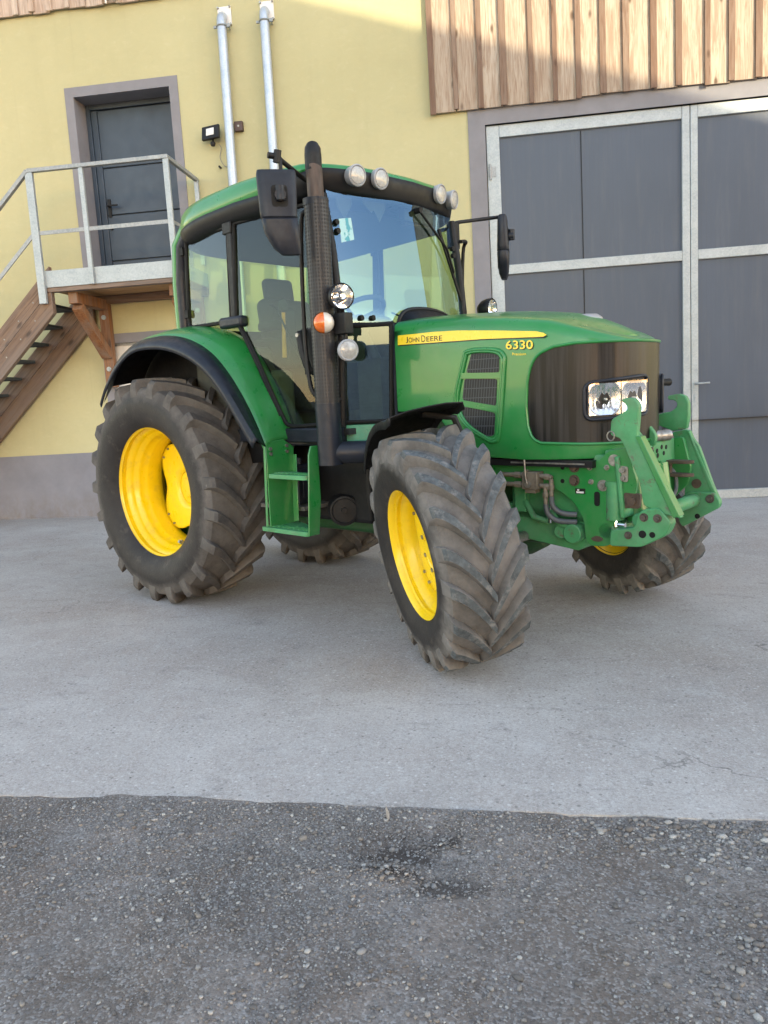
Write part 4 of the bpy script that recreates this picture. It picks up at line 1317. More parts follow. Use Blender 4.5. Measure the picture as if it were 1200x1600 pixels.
    for s in (-1, 1):
        mb = MB()
        ring = smooth_path([(x, s * (Wd + .002), z) for x, z in vf + vf[:1]], 4)[:-1]
        mb.tube(ring, .011, 8, closed=True)
        ring2 = [((x - 2.455) * .90 + 2.455, y + s * .001, (z - 1.36) * .955 + 1.36) for x, y, z in ring]
        mb.tube(ring2, .009, 8, closed=True)
        mb.beam((2.335, s * (Wd + .004), 1.472), (2.585, s * (Wd + .004), 1.462), .014, .030)
        mb.beam((2.318, s * (Wd + .004), 1.330), (2.565, s * (Wd + .004), 1.289), .014, .032)
        vo = mb.build('side_vent', 'green', T, angle=60)
        for h in holes:
            mb = MB(); p = rounded(h, .016, 3)
            mb.prism(p, 'y', s * (Wd - .002), s * (Wd + .0022)); mb.build('vent_mesh', 'vent', vo)
    # decals and lettering
    st = [(1.896, 1.667), (1.899, 1.72), (2.155, 1.719), (2.321, 1.712), (2.553, 1.692), (2.797, 1.667), (2.836, 1.656), (2.852, 1.645), (2.835, 1.638), (2.783, 1.64), (2.476, 1.655)]
    for s in (-1, 1):
        mb = MB(); mb.prism(st, 'y', s * (Wd - .002), s * (Wd + .0016)); so = mb.build('stripe_decal', 'decal_yellow', hood)
        mb = MB(); mb.prism([(x + .002, z - .006) for x, z in st], 'y', s * (Wd - .002), s * (Wd + .0008)); mb.build('stripe_shadow', 'decal_black', hood)
    def text(body, x0, z0, x1, z1, h, mat, off, bold=0.0, shear=0.0, name='lettering', spacing=1.0, side=-1):
        cu = bpy.data.curves.new(name, 'FONT'); cu.body = body; cu.size = 1; cu.offset = bold; cu.shear = shear; cu.extrude = .0; cu.space_character = spacing
        tmp = bpy.data.objects.new('tmp_text', cu); COL.objects.link(tmp)
        dg = bpy.context.evaluated_depsgraph_get(); me = bpy.data.meshes.new_from_object(tmp.evaluated_get(dg))
        bpy.data.objects.remove(tmp)
        xs = [v.co.x for v in me.vertices]; ys = [v.co.y for v in me.vertices]
        wx, hy = max(xs) - min(xs), max(ys) - min(ys)
        ex = Vector((x1 - x0, 0, z1 - z0)); ez = Vector((0, 0, 1))
        mnx, mny = min(xs), min(ys)
        for v in me.vertices:
            u = (v.co.x - mnx) / wx; w = (v.co.y - mny) / hy
            if side > 0: u = 1 - u
            p = Vector((x0, side * (Wd + off), z0)) + ex * u + ez * (w * h)
            v.co = p
        me.materials.clear(); me.materials.append(M[mat]); me.polygons.foreach_set('material_index', [0] * len(me.polygons))
        o = bpy.data.objects.new(name, me); COL.objects.link(o); o.parent = hood
        return o
    # the maker's name in small capitals with taller initials
    for s in (-1, 1):
        seq = [('J', 1.958, 1.6745, 1.972, .035), ('OHN', 1.977, 1.6745, 2.055, .027), ('D', 2.070, 1.672, 2.098, .035), ('EERE', 2.105, 1.6705, 2.215, .027)]
        for b, a, z, c, hgt in seq:
            text(b, a, z, c, z - .0025, hgt, 'decal_black', .0026, .006, name='name_lettering', side=s)
        text('6330', 2.622, 1.588, 2.780, 1.579, .0435, 'decal_black', .0012, .022, name='number_shadow', side=s)
        text('6330', 2.618, 1.592, 2.776, 1.583, .0435, 'decal_yellow', .0024, .012, name='number_lettering', side=s)
        text('Premium', 2.655, 1.559, 2.735, 1.555, .013, 'decal_yellow', .0016, .008, name='model_lettering', side=s)
    # slim black gap strip under the hood
    mb = MB(); mb.box((2.3, -.40, .992), (3.08, .40, 1.026)); mb.build('hood_gap_strip', 'black', T)
    mb = MB(); mb.box((2.62, -.405, 1.006), (3.04, -.395, 1.014)); mb.build('latch_bar', 'steel', T)
    # ---------------- cab
    YA, YB = .61, .685
    def ysd(x): return -(YB + (YA - YB) * max(0, min(1, (x - .80) / .78)))      # right side glass plane in plan (negative y)
    XT, XM, XBt = 1.545, 1.63, 1.60
    def apx(z): return interp(z, [(1.24, 1.60), (1.85, 1.635), (2.55, 1.545)])
    def wsx(y, z):
        d = interp(z, [(1.8, .15), (2.55, .135)])
        return apx(z) + d * (1 - (abs(y) / YA) ** 2)
    def cpx(y, z): return apx(z) + .235 * (YA - .02 - abs(y)) / (YA - .02 - .43)
    # roof
    def roof_outline(k, m=72):
        a = 2 * PI * k / m
        c, s = math.cos(a), math.sin(a)
        e = .36
        x = .90 + .77 * math.copysign(abs(c) ** e, c); y = .735 * math.copysign(abs(s) ** e, s)
        if x > 1.4:                                # bowed front edge
            x += .035 - .12 * min(1, (x - 1.4) / .25) * (abs(y) / .735) ** 2
        if x > .93: y *= 1 - .08 * ((x - .93) / .8) ** 2
        return x, y
    def sag(x): return -.075 * max(0, (1.0 - x) / .85) ** 2 - .022 * max(0, (x - 1.1) / .6) ** 2
    def roof_layer(z, ins, m=72, fl=1.0, zf=0.0):
        row = []
        for k in range(m):
            x, y = roof_outline(k, m)
            cx = .95
            f = 1 - ins
            row.append((cx + (x - cx) * f, y * f, z + zf * max(0, min(1, (x - 1.15) / .35)) + sag(x) * fl * (1 - min(1, ins * 1.1))))
        return row
    rb = MB()
    rb.grid([roof_layer(2.56, .02, zf=.10), roof_layer(2.60, -.006, zf=.078), roof_layer(2.635, -.002, zf=.055), roof_layer(2.672, .006, zf=.03), roof_layer(2.702, .03, zf=.010), roof_layer(2.72, .09), roof_layer(2.742, .2), roof_layer(2.757, .4), roof_layer(2.765, .7), roof_layer(2.767, .995)], closed_u=True)
    roof = rb.build('roof', 'green', T, angle=60)
    # black lower band and front visor
    vb = MB()
    def visor_layer(z, ins, zf):
        row = []
        for k in range(72):
            x, y = roof_outline(k)
            f = 1 - ins
            fr = max(0, min(1, (x - 1.25) / .3))
            row.append((.95 + (x - .95) * f, y * f, z + sag(x) + zf * fr))
        return row
    vb.grid([visor_layer(2.47, .12, .085), visor_layer(2.482, .06, .068), visor_layer(2.500, .03, .055), visor_layer(2.515, .010, .055), visor_layer(2.56, -.008, .092), visor_layer(2.580, -.008, .098), visor_layer(2.588, -.001, .10), visor_layer(2.588, .08, .06)], closed_u=True)
    vis = vb.build('visor', 'visor', T, angle=50)
    lb = MB(); lb.add([(x, y, z) for x, y, z in visor_layer(2.475, .09, 0)], [tuple(range(72))]); lb.build('roof_lining', 'lining', roof, fix=False)
    # gutter handle on the near roof side
    # roof work lights
    for y, x, yaw in ((-.456, 1.70, -.20), (-.285, 1.725, -.08), (.285, 1.725, .08), (.456, 1.70, .20)):
        d = Vector((math.cos(yaw), math.sin(yaw), -.10)).normalized()
        o = Vector((x - .045, y, 2.642 - .012 * abs(y) / .456))
        mb = MB(); mb.lathe([(.03, -.04), (.052, -.03), (.056, .012), (.060, .022), (.060, .034), (.053, .038), (.049, .033)], frame=(o, d), n=32)
        wl = mb.build('roof_work_light', 'silver', T)
        mb = MB(); mb.lathe([(.050, .030), (.046, .037), (.03, .041), (0, .042)], frame=(o, d), n=32); mb.build('lens', 'lamplens', wl)
    # pillars
    for s in (-1, 1):
        def P(x, y, z): return (x, s * y, z)
        mb = MB(); mb.tube([P(1.60, YA, 1.22), P(1.625, YA + .002, 1.6), P(1.63, YA, 1.85), P(1.60, YA, 2.2), P(1.545, YA, 2.53)], .026, 12); mb.build('front_pillar', 'black', T)
        mb = MB(); mb.beam(P(.788, YB, 1.88), P(.80, YB - .005, 2.52), .06, .05, up=(1, 0, 0)); mb.box((.74, min(s * (YB - .02), s * (YB + .03)), 2.425), (.83, max(s * (YB - .02), s * (YB + .03)), 2.50)); mb.build('middle_pillar', 'black', T, bevel=.008)
        mb = MB()
        mb.tube([P(.165, .64, 1.84), P(.17, .645, 2.2), P(.205, .645, 2.44), P(.30, .64, 2.54)], .042, 14); mb.build('rear_pillar', 'blublack', T)
        mb = MB()
        mb.tube([P(.10, .62, 1.84), P(.105, .625, 2.2), P(.14, .628, 2.46), P(.25, .62, 2.57)], .045, 14); mb.build('rear_corner_panel', 'green', T)
        # rear side window
        mb = MB()
        q = rounded([(.235, 1.905), (.735, 1.90), (.765, 2.478), (.275, 2.468)], .04, 4)
        mb.add([P(x, .655 + .03 * (x - .2) / .55, z) for x, z in q], [tuple(range(len(q)))])
        mb.build('side_window', 'glass', T, fix=False)
        mb = MB(); mb.tube([P(x, .657 + .03 * (x - .2) / .55, z) for x, z in q], .014, 8, closed=True)
        for zz in (1.97, 2.38): mb.box((.222, min(s * .655, s * .685), zz), (.262, max(s * .655, s * .685), zz + .05))
        mb.build('window_seal', 'rubberseal', T)
        # door: glass with a rubber frame that follows the mudguard
        dq = [(.835, 2.485), (.805, 1.90), (.88, 1.80), (.965, 1.645), (1.055, 1.455), (1.125, 1.315), (1.165, 1.238), (1.22, 1.222), (1.57, 1.238), (1.60, 1.27), (1.605, 1.85), (1.575, 2.2), (1.535, 2.46), (1.50, 2.495)]
        dq = rounded(dq, .02, 2)
        def dp(x, z, o=0): return (x, s * (-ysd(x) + .004 + o + .012 * math.sin(PI * max(0, min(1, (z - 1.2) / 1.3)))), z)
        mb = MB(); mb.add([dp(x, z) for x, z in dq], [tuple(range(len(dq)))])
        door = mb.build('door', 'glass', T, fix=False)
        mb = MB(); mb.tube([dp(x, z, .004) for x, z in dq], .013, 8, closed=True)
        mb.tube([dp(x, z, .008) for x, z in [(.83, 1.88), (.90, 1.75), (.985, 1.59), (1.06, 1.43), (1.13, 1.29)]], .016, 8)
        mb.build('frame', 'rubberseal', door)
        mb = MB(); hx, hz = 1.395, 1.66
        yy = -ysd(hx) + .02
        mb.tube([P(hx - .02, yy, hz + .125), P(hx - .025, yy + .045, hz + .11), P(hx + .0, yy + .05, hz), P(hx + .035, yy + .045, hz - .10), P(hx + .05, yy, hz - .125)], [.02, .023, .024, .023, .02], 10)
        mb.box((hx - .04, min(s * (yy - .012), s * (yy + .006)), hz - .13), (hx + .055, max(s * (yy - .012), s * (yy + .006)), hz + .14)); mb.build('handle', 'black', door, bevel=.005)
        mb = MB(); mb.cyl(P(hx - .02, yy + .035, hz + .10), P(hx - .02, yy + .072, hz + .10), .012, n=12); mb.build('lock', 'steel', door)
        mb = MB(); mb.box((.655, min(s * .665, s * .735), 1.855), (.885, max(s * .665, s * .735), 1.925)); mb.build('hinge_cover', 'blublack', T, bevel=.02, segs=3)
        # strut across the door glass
        mb = MB(); mb.tube([P(1.0, .585, 1.98), P(1.06, .59, 1.955), P(1.37, .60, 1.45)], .007, 6); mb.build('gas_strut', 'rubberseal', door)
        # outer grab rail beside the windscreen
        mb = MB()
        gy = .77
        mb.tube(smooth_path([P(1.585, .66, 2.40), P(1.56, gy - .01, 2.41), P(1.525, gy, 2.34), P(1.50, gy, 1.9), P(1.505, gy, 1.6), P(1.535, gy, 1.43), P(1.60, gy - .04, 1.375), P(1.63, .64, 1.375)], 5), .0125, 10)
        mb.build('grab_rail', 'black', T)
    # windscreen: upper glass over the hood, one curved sheet; lower corner panes either side of the hood
    def pane(name, ys, zs_, mat='windshield', off=0):
        mb = MB()
        mb.grid([[(wsx(y, z) + off, y, z) for y in ys] for z in zs_])
        return mb.build(name, mat, T, fix=False)
    ysw = [(-YA + .02) + (2 * YA - .04) * k / 36 for k in range(37)]
    ws = pane('windscreen', ysw, [1.80 + (2.60 - 1.80) * k / 16 for k in range(17)])
    def line_ws(pts, r, n=8):
        mb = MB(); mb.tube([(wsx(y, z) + .004, y, z) for y, z in pts], r, n); return mb
    line_ws([(y, 1.795) for y in ysw], .016).build('windscreen_seal', 'rubberseal', ws)
    dots = MB()
    for y, z in ((-.565, 2.375), (-.565, 2.325), (-.50, 1.835), (-.43, 1.835), (.50, 2.33), (.50, 2.285)):
        x = wsx(y, z); dots.cyl((x, y, z), (x + .022, y, z), .016, n=14)
    build_split(dots, 'glass_fastener', 'rubberseal', ws)
    # paper tag behind the glass
    st_ = MB(); st_.add([(wsx(y, z) - .012, y, z) for y, z in ((-.535, 2.265), (-.455, 2.285), (-.455, 2.41), (-.53, 2.40))], [(0, 1, 2, 3)])
    st_.build('paper_tag', 'paper', ws, fix=False)
    for s in (-1, 1):
        yl = [s * (YA - .02 - (YA - .02 - .43) * k / 8) for k in range(9)]
        mb = MB(); mb.grid([[(cpx(y, z), y, z) for y in yl] for z in [1.245 + (1.785 - 1.245) * k / 8 for k in range(9)]]); p = mb.build('corner_pane', 'windshield', T, fix=False)
        mb = MB(); mb.tube([(cpx(y, 1.24) + .003, y, 1.24) for y in yl], .012, 8); mb.tube([(cpx(s * .435, z) + .003, s * .435, z) for z in (1.24, 1.5, 1.79)], .012, 8); mb.tube([(cpx(y, 1.79) + .003, y, 1.79) for y in yl], .013, 8); mb.build('seal', 'rubberseal', p)
        # upright trim strip between pane and hood
        mb = MB(); mb.box((1.855, min(s * .415, s * .427), 1.25), (1.872, max(s * .415, s * .427), 1.79)); mb.build('trim_strip', 'blublack', T)
        # sill below the corner pane
        mb = MB()
        rows = [[(cpx(y, 1.24) + d, y, z) for y in yl] for d, z in ((-.02, 1.225), (.012, 1.222), (.012, 1.125), (-.03, 1.118))]
        mb.grid(rows); mb.build('sill', 'teal', T, angle=40)
    # cowl at the foot of the windscreen
    mb = MB()
    cow = [(-.27, 1.79), (-.245, 1.85), (-.18, 1.885), (-.04, 1.895), (.10, 1.885), (.2, 1.86), (.24, 1.80)]
    cow = smooth_path([(a, b, 0) for a, b in cow], 4)
    rows = [[(wsx(a, b) + .012, a, b) for a, b, _ in cow], [(wsx(a, b) + .03, a, 1.80 + (b - 1.80) * .95) for a, b, _ in cow], [(1.88, a * 1.05, 1.80 + (b - 1.795) * .3) for a, b, _ in cow]]
    mb.grid(rows); mb.tube([(wsx(a, b) + .022, a, b) for a, b, _ in cow], .013, 8)
    mb.build('cowl', 'visor', T)
    # wiper
    mb = MB(); mb.tube([(wsx(.05, 2.50) + .03, .05, 2.50), (wsx(.33, 2.30) + .035, .33, 2.30), (wsx(.42, 2.16) + .025, .42, 2.16)], .008, 8)
    mb.beam((wsx(.28, 2.42) + .016, .28, 2.42), (wsx(.53, 1.99) + .016, .53, 1.99), .012, .02); mb.cyl((wsx(.05, 2.5) + .0, .05, 2.5), (wsx(.05, 2.5) + .045, .05, 2.5), .018, n=12)
    mb.build('wiper', 'rubberseal', ws)
    # cab floor, rear wall, platform
    mb = MB()
    mb.box((.15, -.62, 1.17), (1.66, .62, 1.205)); mb.box((.60, -.57, 1.20), (.64, .57, 1.52))
    mb.build('cab_floor', 'interior_dark', T)
    mb = MB()
    for s in (-1, 1): mb.box((.70, min(s * .665, s * .60), 1.125), (1.62, max(s * .665, s * .60), 1.212))
    mb.box((1.1, -.60, 1.10), (1.6, .60, 1.165))
    build_split(mb, 'platform_sill', 'blublack', T, bevel=.01)
    mb = MB()
    mb.box((.10, -.60, 1.80), (.16, .60, 1.90)).box((.14, -.60, 2.46), (.22, .60, 2.54))
    build_split(mb, 'rear_frame', 'black', T)
    mb = MB(); mb.add([(.125, -.58, 1.90), (.125, .58, 1.90), (.17, .58, 2.47), (.17, -.58, 2.47)], [(0, 1, 2, 3)]); mb.build('rear_window', 'glass', T, fix=False)
    # inner mudguard humps and side console
    mb = MB()
    mb.box((.16, -.60, 1.2), (.80, -.36, 1.74)).box((.16, .36, 1.2), (.80, .60, 1.66)); mb.box((.80, -.60, 1.2), (1.0, -.40, 1.58)).box((.80, .40, 1.2), (1.0, .60, 1.5))
    build_split(mb, 'side_console', 'interior', T, bevel=.05, segs=3)
    mb = MB()
    mb.tube([(.93, -.43, 1.66), (.95, -.44, 1.83), (.965, -.445, 1.96)], [.016, .012, .012], 8); mb.build('control_lever', 'lever', T)
    mb = MB(); mb.lathe([(0, -.04), (.03, -.03), (.035, .01), (.02, .04), (0, .045)], 'z', 14, center=(.97, -.447, 1.98)); mb.build('lever_knob', 'interior_dark', T)
    mb = MB()
    mb.box((.60, -.42, 1.60), (.95, -.30, 1.80)); mb.box((.88, -.40, 1.78), (.93, -.30, 1.98)); mb.build('control_panel', 'interior_dark', T, bevel=.03, segs=3)
    # seat
    mb = MB(); mb.box((.52, -.25, 1.60), (.98, .25, 1.72)); mb.box((.5, -.2, 1.3), (.9, .2, 1.6)); mb.build('seat', 'seat', T, bevel=.05, segs=4)
    mb = MB(); rot = Matrix.Rotation(R(-8), 3, 'Y'); mb.box((.44, -.24, 1.68), (.56, .24, 2.10), rot=rot); mb.build('backrest', 'seat', T, bevel=.06, segs=4)
    mb = MB(); mb.box((.38, -.13, 2.08), (.46, .13, 2.25), rot=rot); mb.build('headrest', 'seat', T, bevel=.035, segs=4)
    mb = MB(); mb.box((.55, -.33, 1.86), (.86, -.27, 1.92)); mb.box((.55, .27, 1.86), (.86, .33, 1.92)); build_split(mb, 'armrest', 'seat', T, bevel=.02, segs=3)
    # dash, column and steering wheel
    mb = MB()
    rows = []
    for k in range(13):
        a = PI * k / 12
        rows.append([(1.52, -.10 + .20 * -math.cos(a), 1.60 + .28 * math.sin(a)), (1.38, -.10 + .17 * -math.cos(a), 1.60 + .30 * math.sin(a)), (1.30, -.10 + .14 * -math.cos(a), 1.60 + .24 * math.sin(a)), (1.30, -.10 - .12 * math.cos(a), 1.3)])
    mb.grid(rows); mb.box((1.36, -.2, 1.2), (1.56, .02, 1.62)); mb.build('dashboard', 'interior_dark', T)
    mb = MB(); c = Vector((1.27, -.10, 1.90)); ax = Vector((-.5, 0, .86)).normalized()
    s_ = ax.orthogonal().normalized(); t_ = ax.cross(s_)
    mb.tube([c + (s_ * math.cos(a) + t_ * math.sin(a)) * .205 for a in np.linspace(0, 2 * PI, 41)[:-1]], .016, 10, closed=True)
    for a in (.3, 2.4, 4.5): mb.tube([c - ax * .03, c + (s_ * math.cos(a) + t_ * math.sin(a)) * .2], .012, 8)
    mb.cyl(c - ax * .05, c - ax * .015, .05, n=16); mb.cyl(c - ax * .4, c - ax * .04, .035)
    mb.build('steering_wheel', 'interior_dark', T)
    # inner mirror and sun blind fringe under the roof
    mb = MB()
    for y0, w, d in ((-.52, .12, .17), (-.36, .16, .12), (-.28, .12, .17)):
        pts = [(y0, 2.60), (y0 + w, 2.60), (y0 + w * .95, 2.58 - d * .5), (y0 + w * .55, 2.58 - d), (y0 + w * .2, 2.58 - d * .6)]
        mb.add([(wsx(y, 2.5) - .05, y, z) for y, z in pts], [tuple(range(5))])
    mb.box((1.55, .05, 2.44), (1.60, .40, 2.55))
    build_split(mb, 'sun_blind', 'interior_dark', T, fix=False)
    # ---------------- rear mudguards
    gp = [(1.17, 1.14), (1.12, 1.30), (1.03, 1.47), (.90, 1.66), (.75, 1.79), (.52, 1.875), (.25, 1.905), (0.0, 1.892), (-.22, 1.835), (-.40, 1.73), (-.52, 1.60)]
    gpo = [(1.20, 1.135), (1.12, 1.29), (1.01, 1.455), (.86, 1.625), (.70, 1.745), (.48, 1.83), (.24, 1.865), (0.0, 1.855), (-.22, 1.80), (-.40, 1.70), (-.53, 1.565)]
    bpo = [(1.265, 1.165), (1.155, 1.30), (1.03, 1.455), (.88, 1.60), (.70, 1.705), (.48, 1.775), (.25, 1.80), (.03, 1.785), (-.18, 1.69), (-.34, 1.56), (-.44, 1.44)]
    gp, gpo, bpo = [[(a, b) for a, b, _ in smooth_path([(a, b, 0) for a, b in q], 4)] for q in (gp, gpo, bpo)]
    for s in (-1, 1):
        mb = MB()
        k = len(gp)
        inner_low = [(x, s * .615, min(z, 1.9) - .02) for x, z in gp]
        L1 = [(x, s * .60, z) for x, z in gp]; L2 = [(x, s * .66, z + .006) for x, z in gp]
        L3 = [(a[0] * .6 + b[0] * .4, s * .76, (a[1] * .55 + b[1] * .45) + .004) for a, b in zip(gp, gpo)]
        L4 = [(x, s * .845, z) for x, z in gpo]; L5 = [(x - .004, s * .868, z - .022) for x, z in gpo]; L6 = [(x - .012, s * .868, z - .05) for x, z in gpo]
        mb.grid([L1, L2, L3, L4, L5, L6])
        # front lower lip
        fd = mb.build('rear_mudguard', 'green', T, angle=55, solidify=.006)
        mb = MB()
        # inner wall of the wheel arch
        wall = [(x, z - .012) for x, z in gp] + [(-.64, 1.38), (-.62, 1.05), (.3, .95), (1.05, 1.0)]
        mb.prism(wall, 'y', s * .575, s * .59)
        sc_ = lambda q, k: [(x * k, .78 + (z - .78) * k) for x, z in q]
        mb.grid([[(x, s * .595, z) for x, z in sc_(gp, .972)], [(x, s * .85, z) for x, z in sc_(gpo, .972)], [(x, s * .985, z) for x, z in sc_(bpo, .972)]])
        mb.build('inner_arch', 'tank', fd)
        mb = MB()
        B1 = [(x - .006, s * .862, z - .020) for x, z in gpo]
        B2 = [(a[0] * .6 + b[0] * .4, s * .93, a[1] * .55 + b[1] * .45 - .004) for a, b in zip(gpo, bpo)]
        B3 = [(x, s * .985, z) for x, z in bpo]; B4 = [(x - .006 + .0, s * 1.002, z - .022) for x, z in bpo]; B5 = [(x * .985 - .004, s * 1.0, z - .045) for x, z in bpo]
        mb.grid([B1, B2, B3, B4, B5]); mb.build('mudguard_extension', 'blublack', fd, angle=60, solidify=.008)
        mb = MB(); mb.box((-.50, min(s * .66, s * .80), 1.655), (-.46, max(s * .66, s * .80), 1.735)); mb.build('rear_lamp', 'orange', fd, bevel=.01)
    # ---------------- steps under the right door
    mb = MB()
    mb.prism([(-.865, .62), (-.655, .62), (-.64, 1.10), (-.72, 1.15), (-.86, 1.14)], 'x', 1.185, 1.195)
    mb.beam((1.20, -.645, 1.05), (1.245, -.70, .64), .045, .008, up=(0, 1, 0)); mb.beam((1.19, -.868, 1.12), (1.165, -.868, .625), .02, .006, up=(0, 1, 0))
    mb.prism([(-.885, .60), (-.80, .62), (-.775, .80), (-.775, 1.12), (-.83, 1.12), (-.85, 1.07)], 'x', 1.545, 1.556)
    st = mb.build('step_ladder', 'green', T, bevel=.003)
    for z, x0, x1, y0, y1 in ((.600, 1.125, 1.575, -.885, -.62), (.925, 1.195, 1.566, -.865, -.70)):
        mb = MB()
        poly = rounded([(x0, y0), (1.545, y0 - .01), (1.545, -.785), (x0 + .05, y1)], .02)
        mb.prism(poly, 'z', z, z + .026)
        for k in range(9):
            xx = x0 + .04 + (x1 - x0 - .08) * k / 8
            mb.beam((min(xx, 1.51), y0 + .02, z + .03), (min(xx, 1.51) + .02, y0 + .09, z + .03), .006, .008)
        mb.build('step', 'worn', st, bevel=.002)
    mb = MB()
    for y, z in ((-.83, 1.07), (-.70, 1.075), (-.83, 1.10), (-.70, 1.11)): mb.cyl((1.195, y, z), (1.206, y, z), .011, n=8)
    build_split(mb, 'bolt', 'steel', st)
    mb = MB(); mb.box((.93, -.62, .73), (1.20, -.45, .95)); mb.box((.93, -.625, .95), (1.20, -.445, .975)); mb.box((1.20, -.59, .77), (1.208, -.48, .88)); mb.cyl((1.04, -.54, .975), (1.04, -.54, 1.005), .03, n=14); mb.cyl((1.13, -.54, .975), (1.13, -.54, 1.02), .015, n=10)
    mb.build('battery_box', 'blublack', T, bevel=.012)
    mb = MB(); mb.box((.86, -.66, .70), (1.28, -.40, .725)); mb.build('battery_tray', 'steel', T)
    mb = MB(); mb.box((.72, -.42, .60), (1.62, -.255, 1.10)); mb.build('fuel_tank', 'tank', T, bevel=.03, segs=3)
    mb = MB(); mb.lathe([(0, -.15), (.06, -.15), (.09, -.13), (.098, -.10), (.098, .10), (.092, .115), (.08, .118), (.075, .112), (.03, .114), (0, .116)], frame=((1.36, -.40, .685), (.75, -.66, 0)), n=28)
    mb.cyl((1.44, -.475, .69), (1.465, -.495, .69), .018, n=10); mb.build('air_tank', 'tank', T, angle=50)
    # ---------------- exhaust
    ex = Vector((1.625, -.745, 0))
    X = empty('exhaust', tuple(ex), T)
    mb = MB(); mb.cyl((0, 0, 1.30), (.004, 0, 2.455), .069, n=48); g = mb.build('heat_guard', 'guard', X)
    mb = MB()
    for z0, z1 in ((1.255, 1.36), (2.43, 2.47), (1.005, 1.17)): mb.lathe([(.05, z0), (.0715, z0 + .002), (.0715, z1 - .002), (.05, z1)], 'z', 40)
    mb.lathe([(.0705, 1.16), (.0705, 1.27)], 'z', 40)
    for a in (-.9, -.7): mb.cyl((.070 * math.cos(a), .070 * math.sin(a), 1.30), (.076 * math.cos(a), .076 * math.sin(a), 1.30), .006, n=8)
    build_split(mb, 'guard_collar', 'blublack', X)
    mb = MB(); mb.tube(smooth_path([(.004, 0, 2.40), (.003, 0, 2.58), (.0, -.002, 2.65), (-.010, .008, 2.70), (-.024, .024, 2.735)], 5), [.045] * 21, 24); mb.build('tail_pipe', 'rusty_pipe', X)
    mb = MB(); d = Vector((.35, -.25, .9)).normalized()
    mb.tube(smooth_path([(.0, -.001, 2.615), (.0, -.001, 2.66), (.0, .0, 2.70)], 4), [.0465] * 9, 24)
    mb.tube([(.0, 0, 2.69), (.0, 0, 2.725), (-.004, .004, 2.748), (-.012, .012, 2.762)], [.0465, .044, .034, .016], 24); mb.build('rain_cap', 'black', X)
    mb = MB(); mb.tube([(.0, .0, 1.075), (.10, .10, 1.072), (.30, .30, 1.07), (.45, .42, 1.08)], .064, 24); mb.build('elbow_pipe', 'blublack', X)
    # lamps on the exhaust bracket
    for s in (-1, 1):
        def P(x, y, z): return Vector((x, s * y, z))
        A = T
        mb = MB(); mb.box((1.70, min(s * .665, s * .735), 1.735), (1.785, max(s * .665, s * .735), 1.85)); mb.box((1.66, min(s * .69, s * .72), 1.64), (1.72, max(s * .69, s * .72), 1.70)); mb.cyl(P(1.74, .70, 1.85), P(1.75, .71, 1.90), .012, n=8); mb.cyl(P(1.75, .70, 1.68), P(1.76, .70, 1.74), .012, n=8)
        if s > 0: mb.tube([P(1.72, .70, 1.72), P(1.62, .62, 1.70)], .02, 8)
        mb.build('lamp_bracket', 'black', A, bevel=.01)
        d = P(.88, -.40 * 1 if s < 0 else -.05, -.06).normalized() if s < 0 else Vector((.99, .1, -.05))
        d = Vector((.90, -.42, -.05)).normalized() if s < 0 else Vector((.97, .12, -.05)).normalized()
        o = P(1.750, .725, 1.935)
        mb = MB(); mb.lathe([(0, -.075), (.03, -.07), (.058, -.04), (.070, 0), (.073, .03), (.068, .038), (.063, .036)], frame=(o, d), n=36); l = mb.build('work_light', 'visor', A)
        mb = MB(); mb.lathe([(.064, .034), (.05, .01), (.03, -.01), (.012, -.02), (.012, .012), (0, .014)], frame=(o, d), n=36); mb.build('reflector', 'chrome', l)
        mb = MB(); mb.lathe([(.064, .034), (.04, .040), (0, .042)], frame=(o, d), n=36); mb.build('lens', 'lensglass', l)
        o = P(1.775, .715, 1.645)
        mb = MB(); mb.lathe([(0, -.06), (.03, -.055), (.052, -.02), (.054, 0)], frame=(o, d), n=32); l = mb.build('lower_lamp', 'visor', A)
        mb = MB(); mb.lathe([(.054, 0), (.060, .004), (.060, .020), (.053, .026), (.048, .024)], frame=(o, d), n=32); mb.build('ring', 'silver', l)
        mb = MB(); mb.lathe([(.049, .024), (.03, .032), (0, .035)], frame=(o, d), n=32); mb.build('lens', 'lamplens', l)
        # side indicator: orange half and white half
        o = P(1.68, .79, 1.80)
        d2 = Vector((.75, -.66 * (1 if s < 0 else -1), 0)).normalized()
        mb = MB(); mb.lathe([(0, -.085), (.035, -.075), (.055, -.03), (.06, .0)], frame=(o, d2), n=28); l = mb.build('indicator', 'visor', A)
        side = d2.cross(Vector((0, 0, 1))).normalized()
        for name, mat, sg in (('orange_lens', 'orange', -1), ('white_lens', 'white_lens', 1)):
            mb = MB(); rows = []
            for i in range(9):
                ph = i / 8 * PI / 2; row = []
                for j in range(13):
                    a = -PI / 2 + PI * j / 12
                    rr = .058 * math.cos(ph); h = .048 * math.sin(ph)
                    p = o + d2 * h + side * (sg * (-1 if s < 0 else 1) * math.cos(a) * rr) + Vector((0, 0, math.sin(a) * rr * 1.0))
                    row.append(tuple(p))
                rows.append(row)
            mb.grid(rows); mb.build(name, mat, l, fix=True)
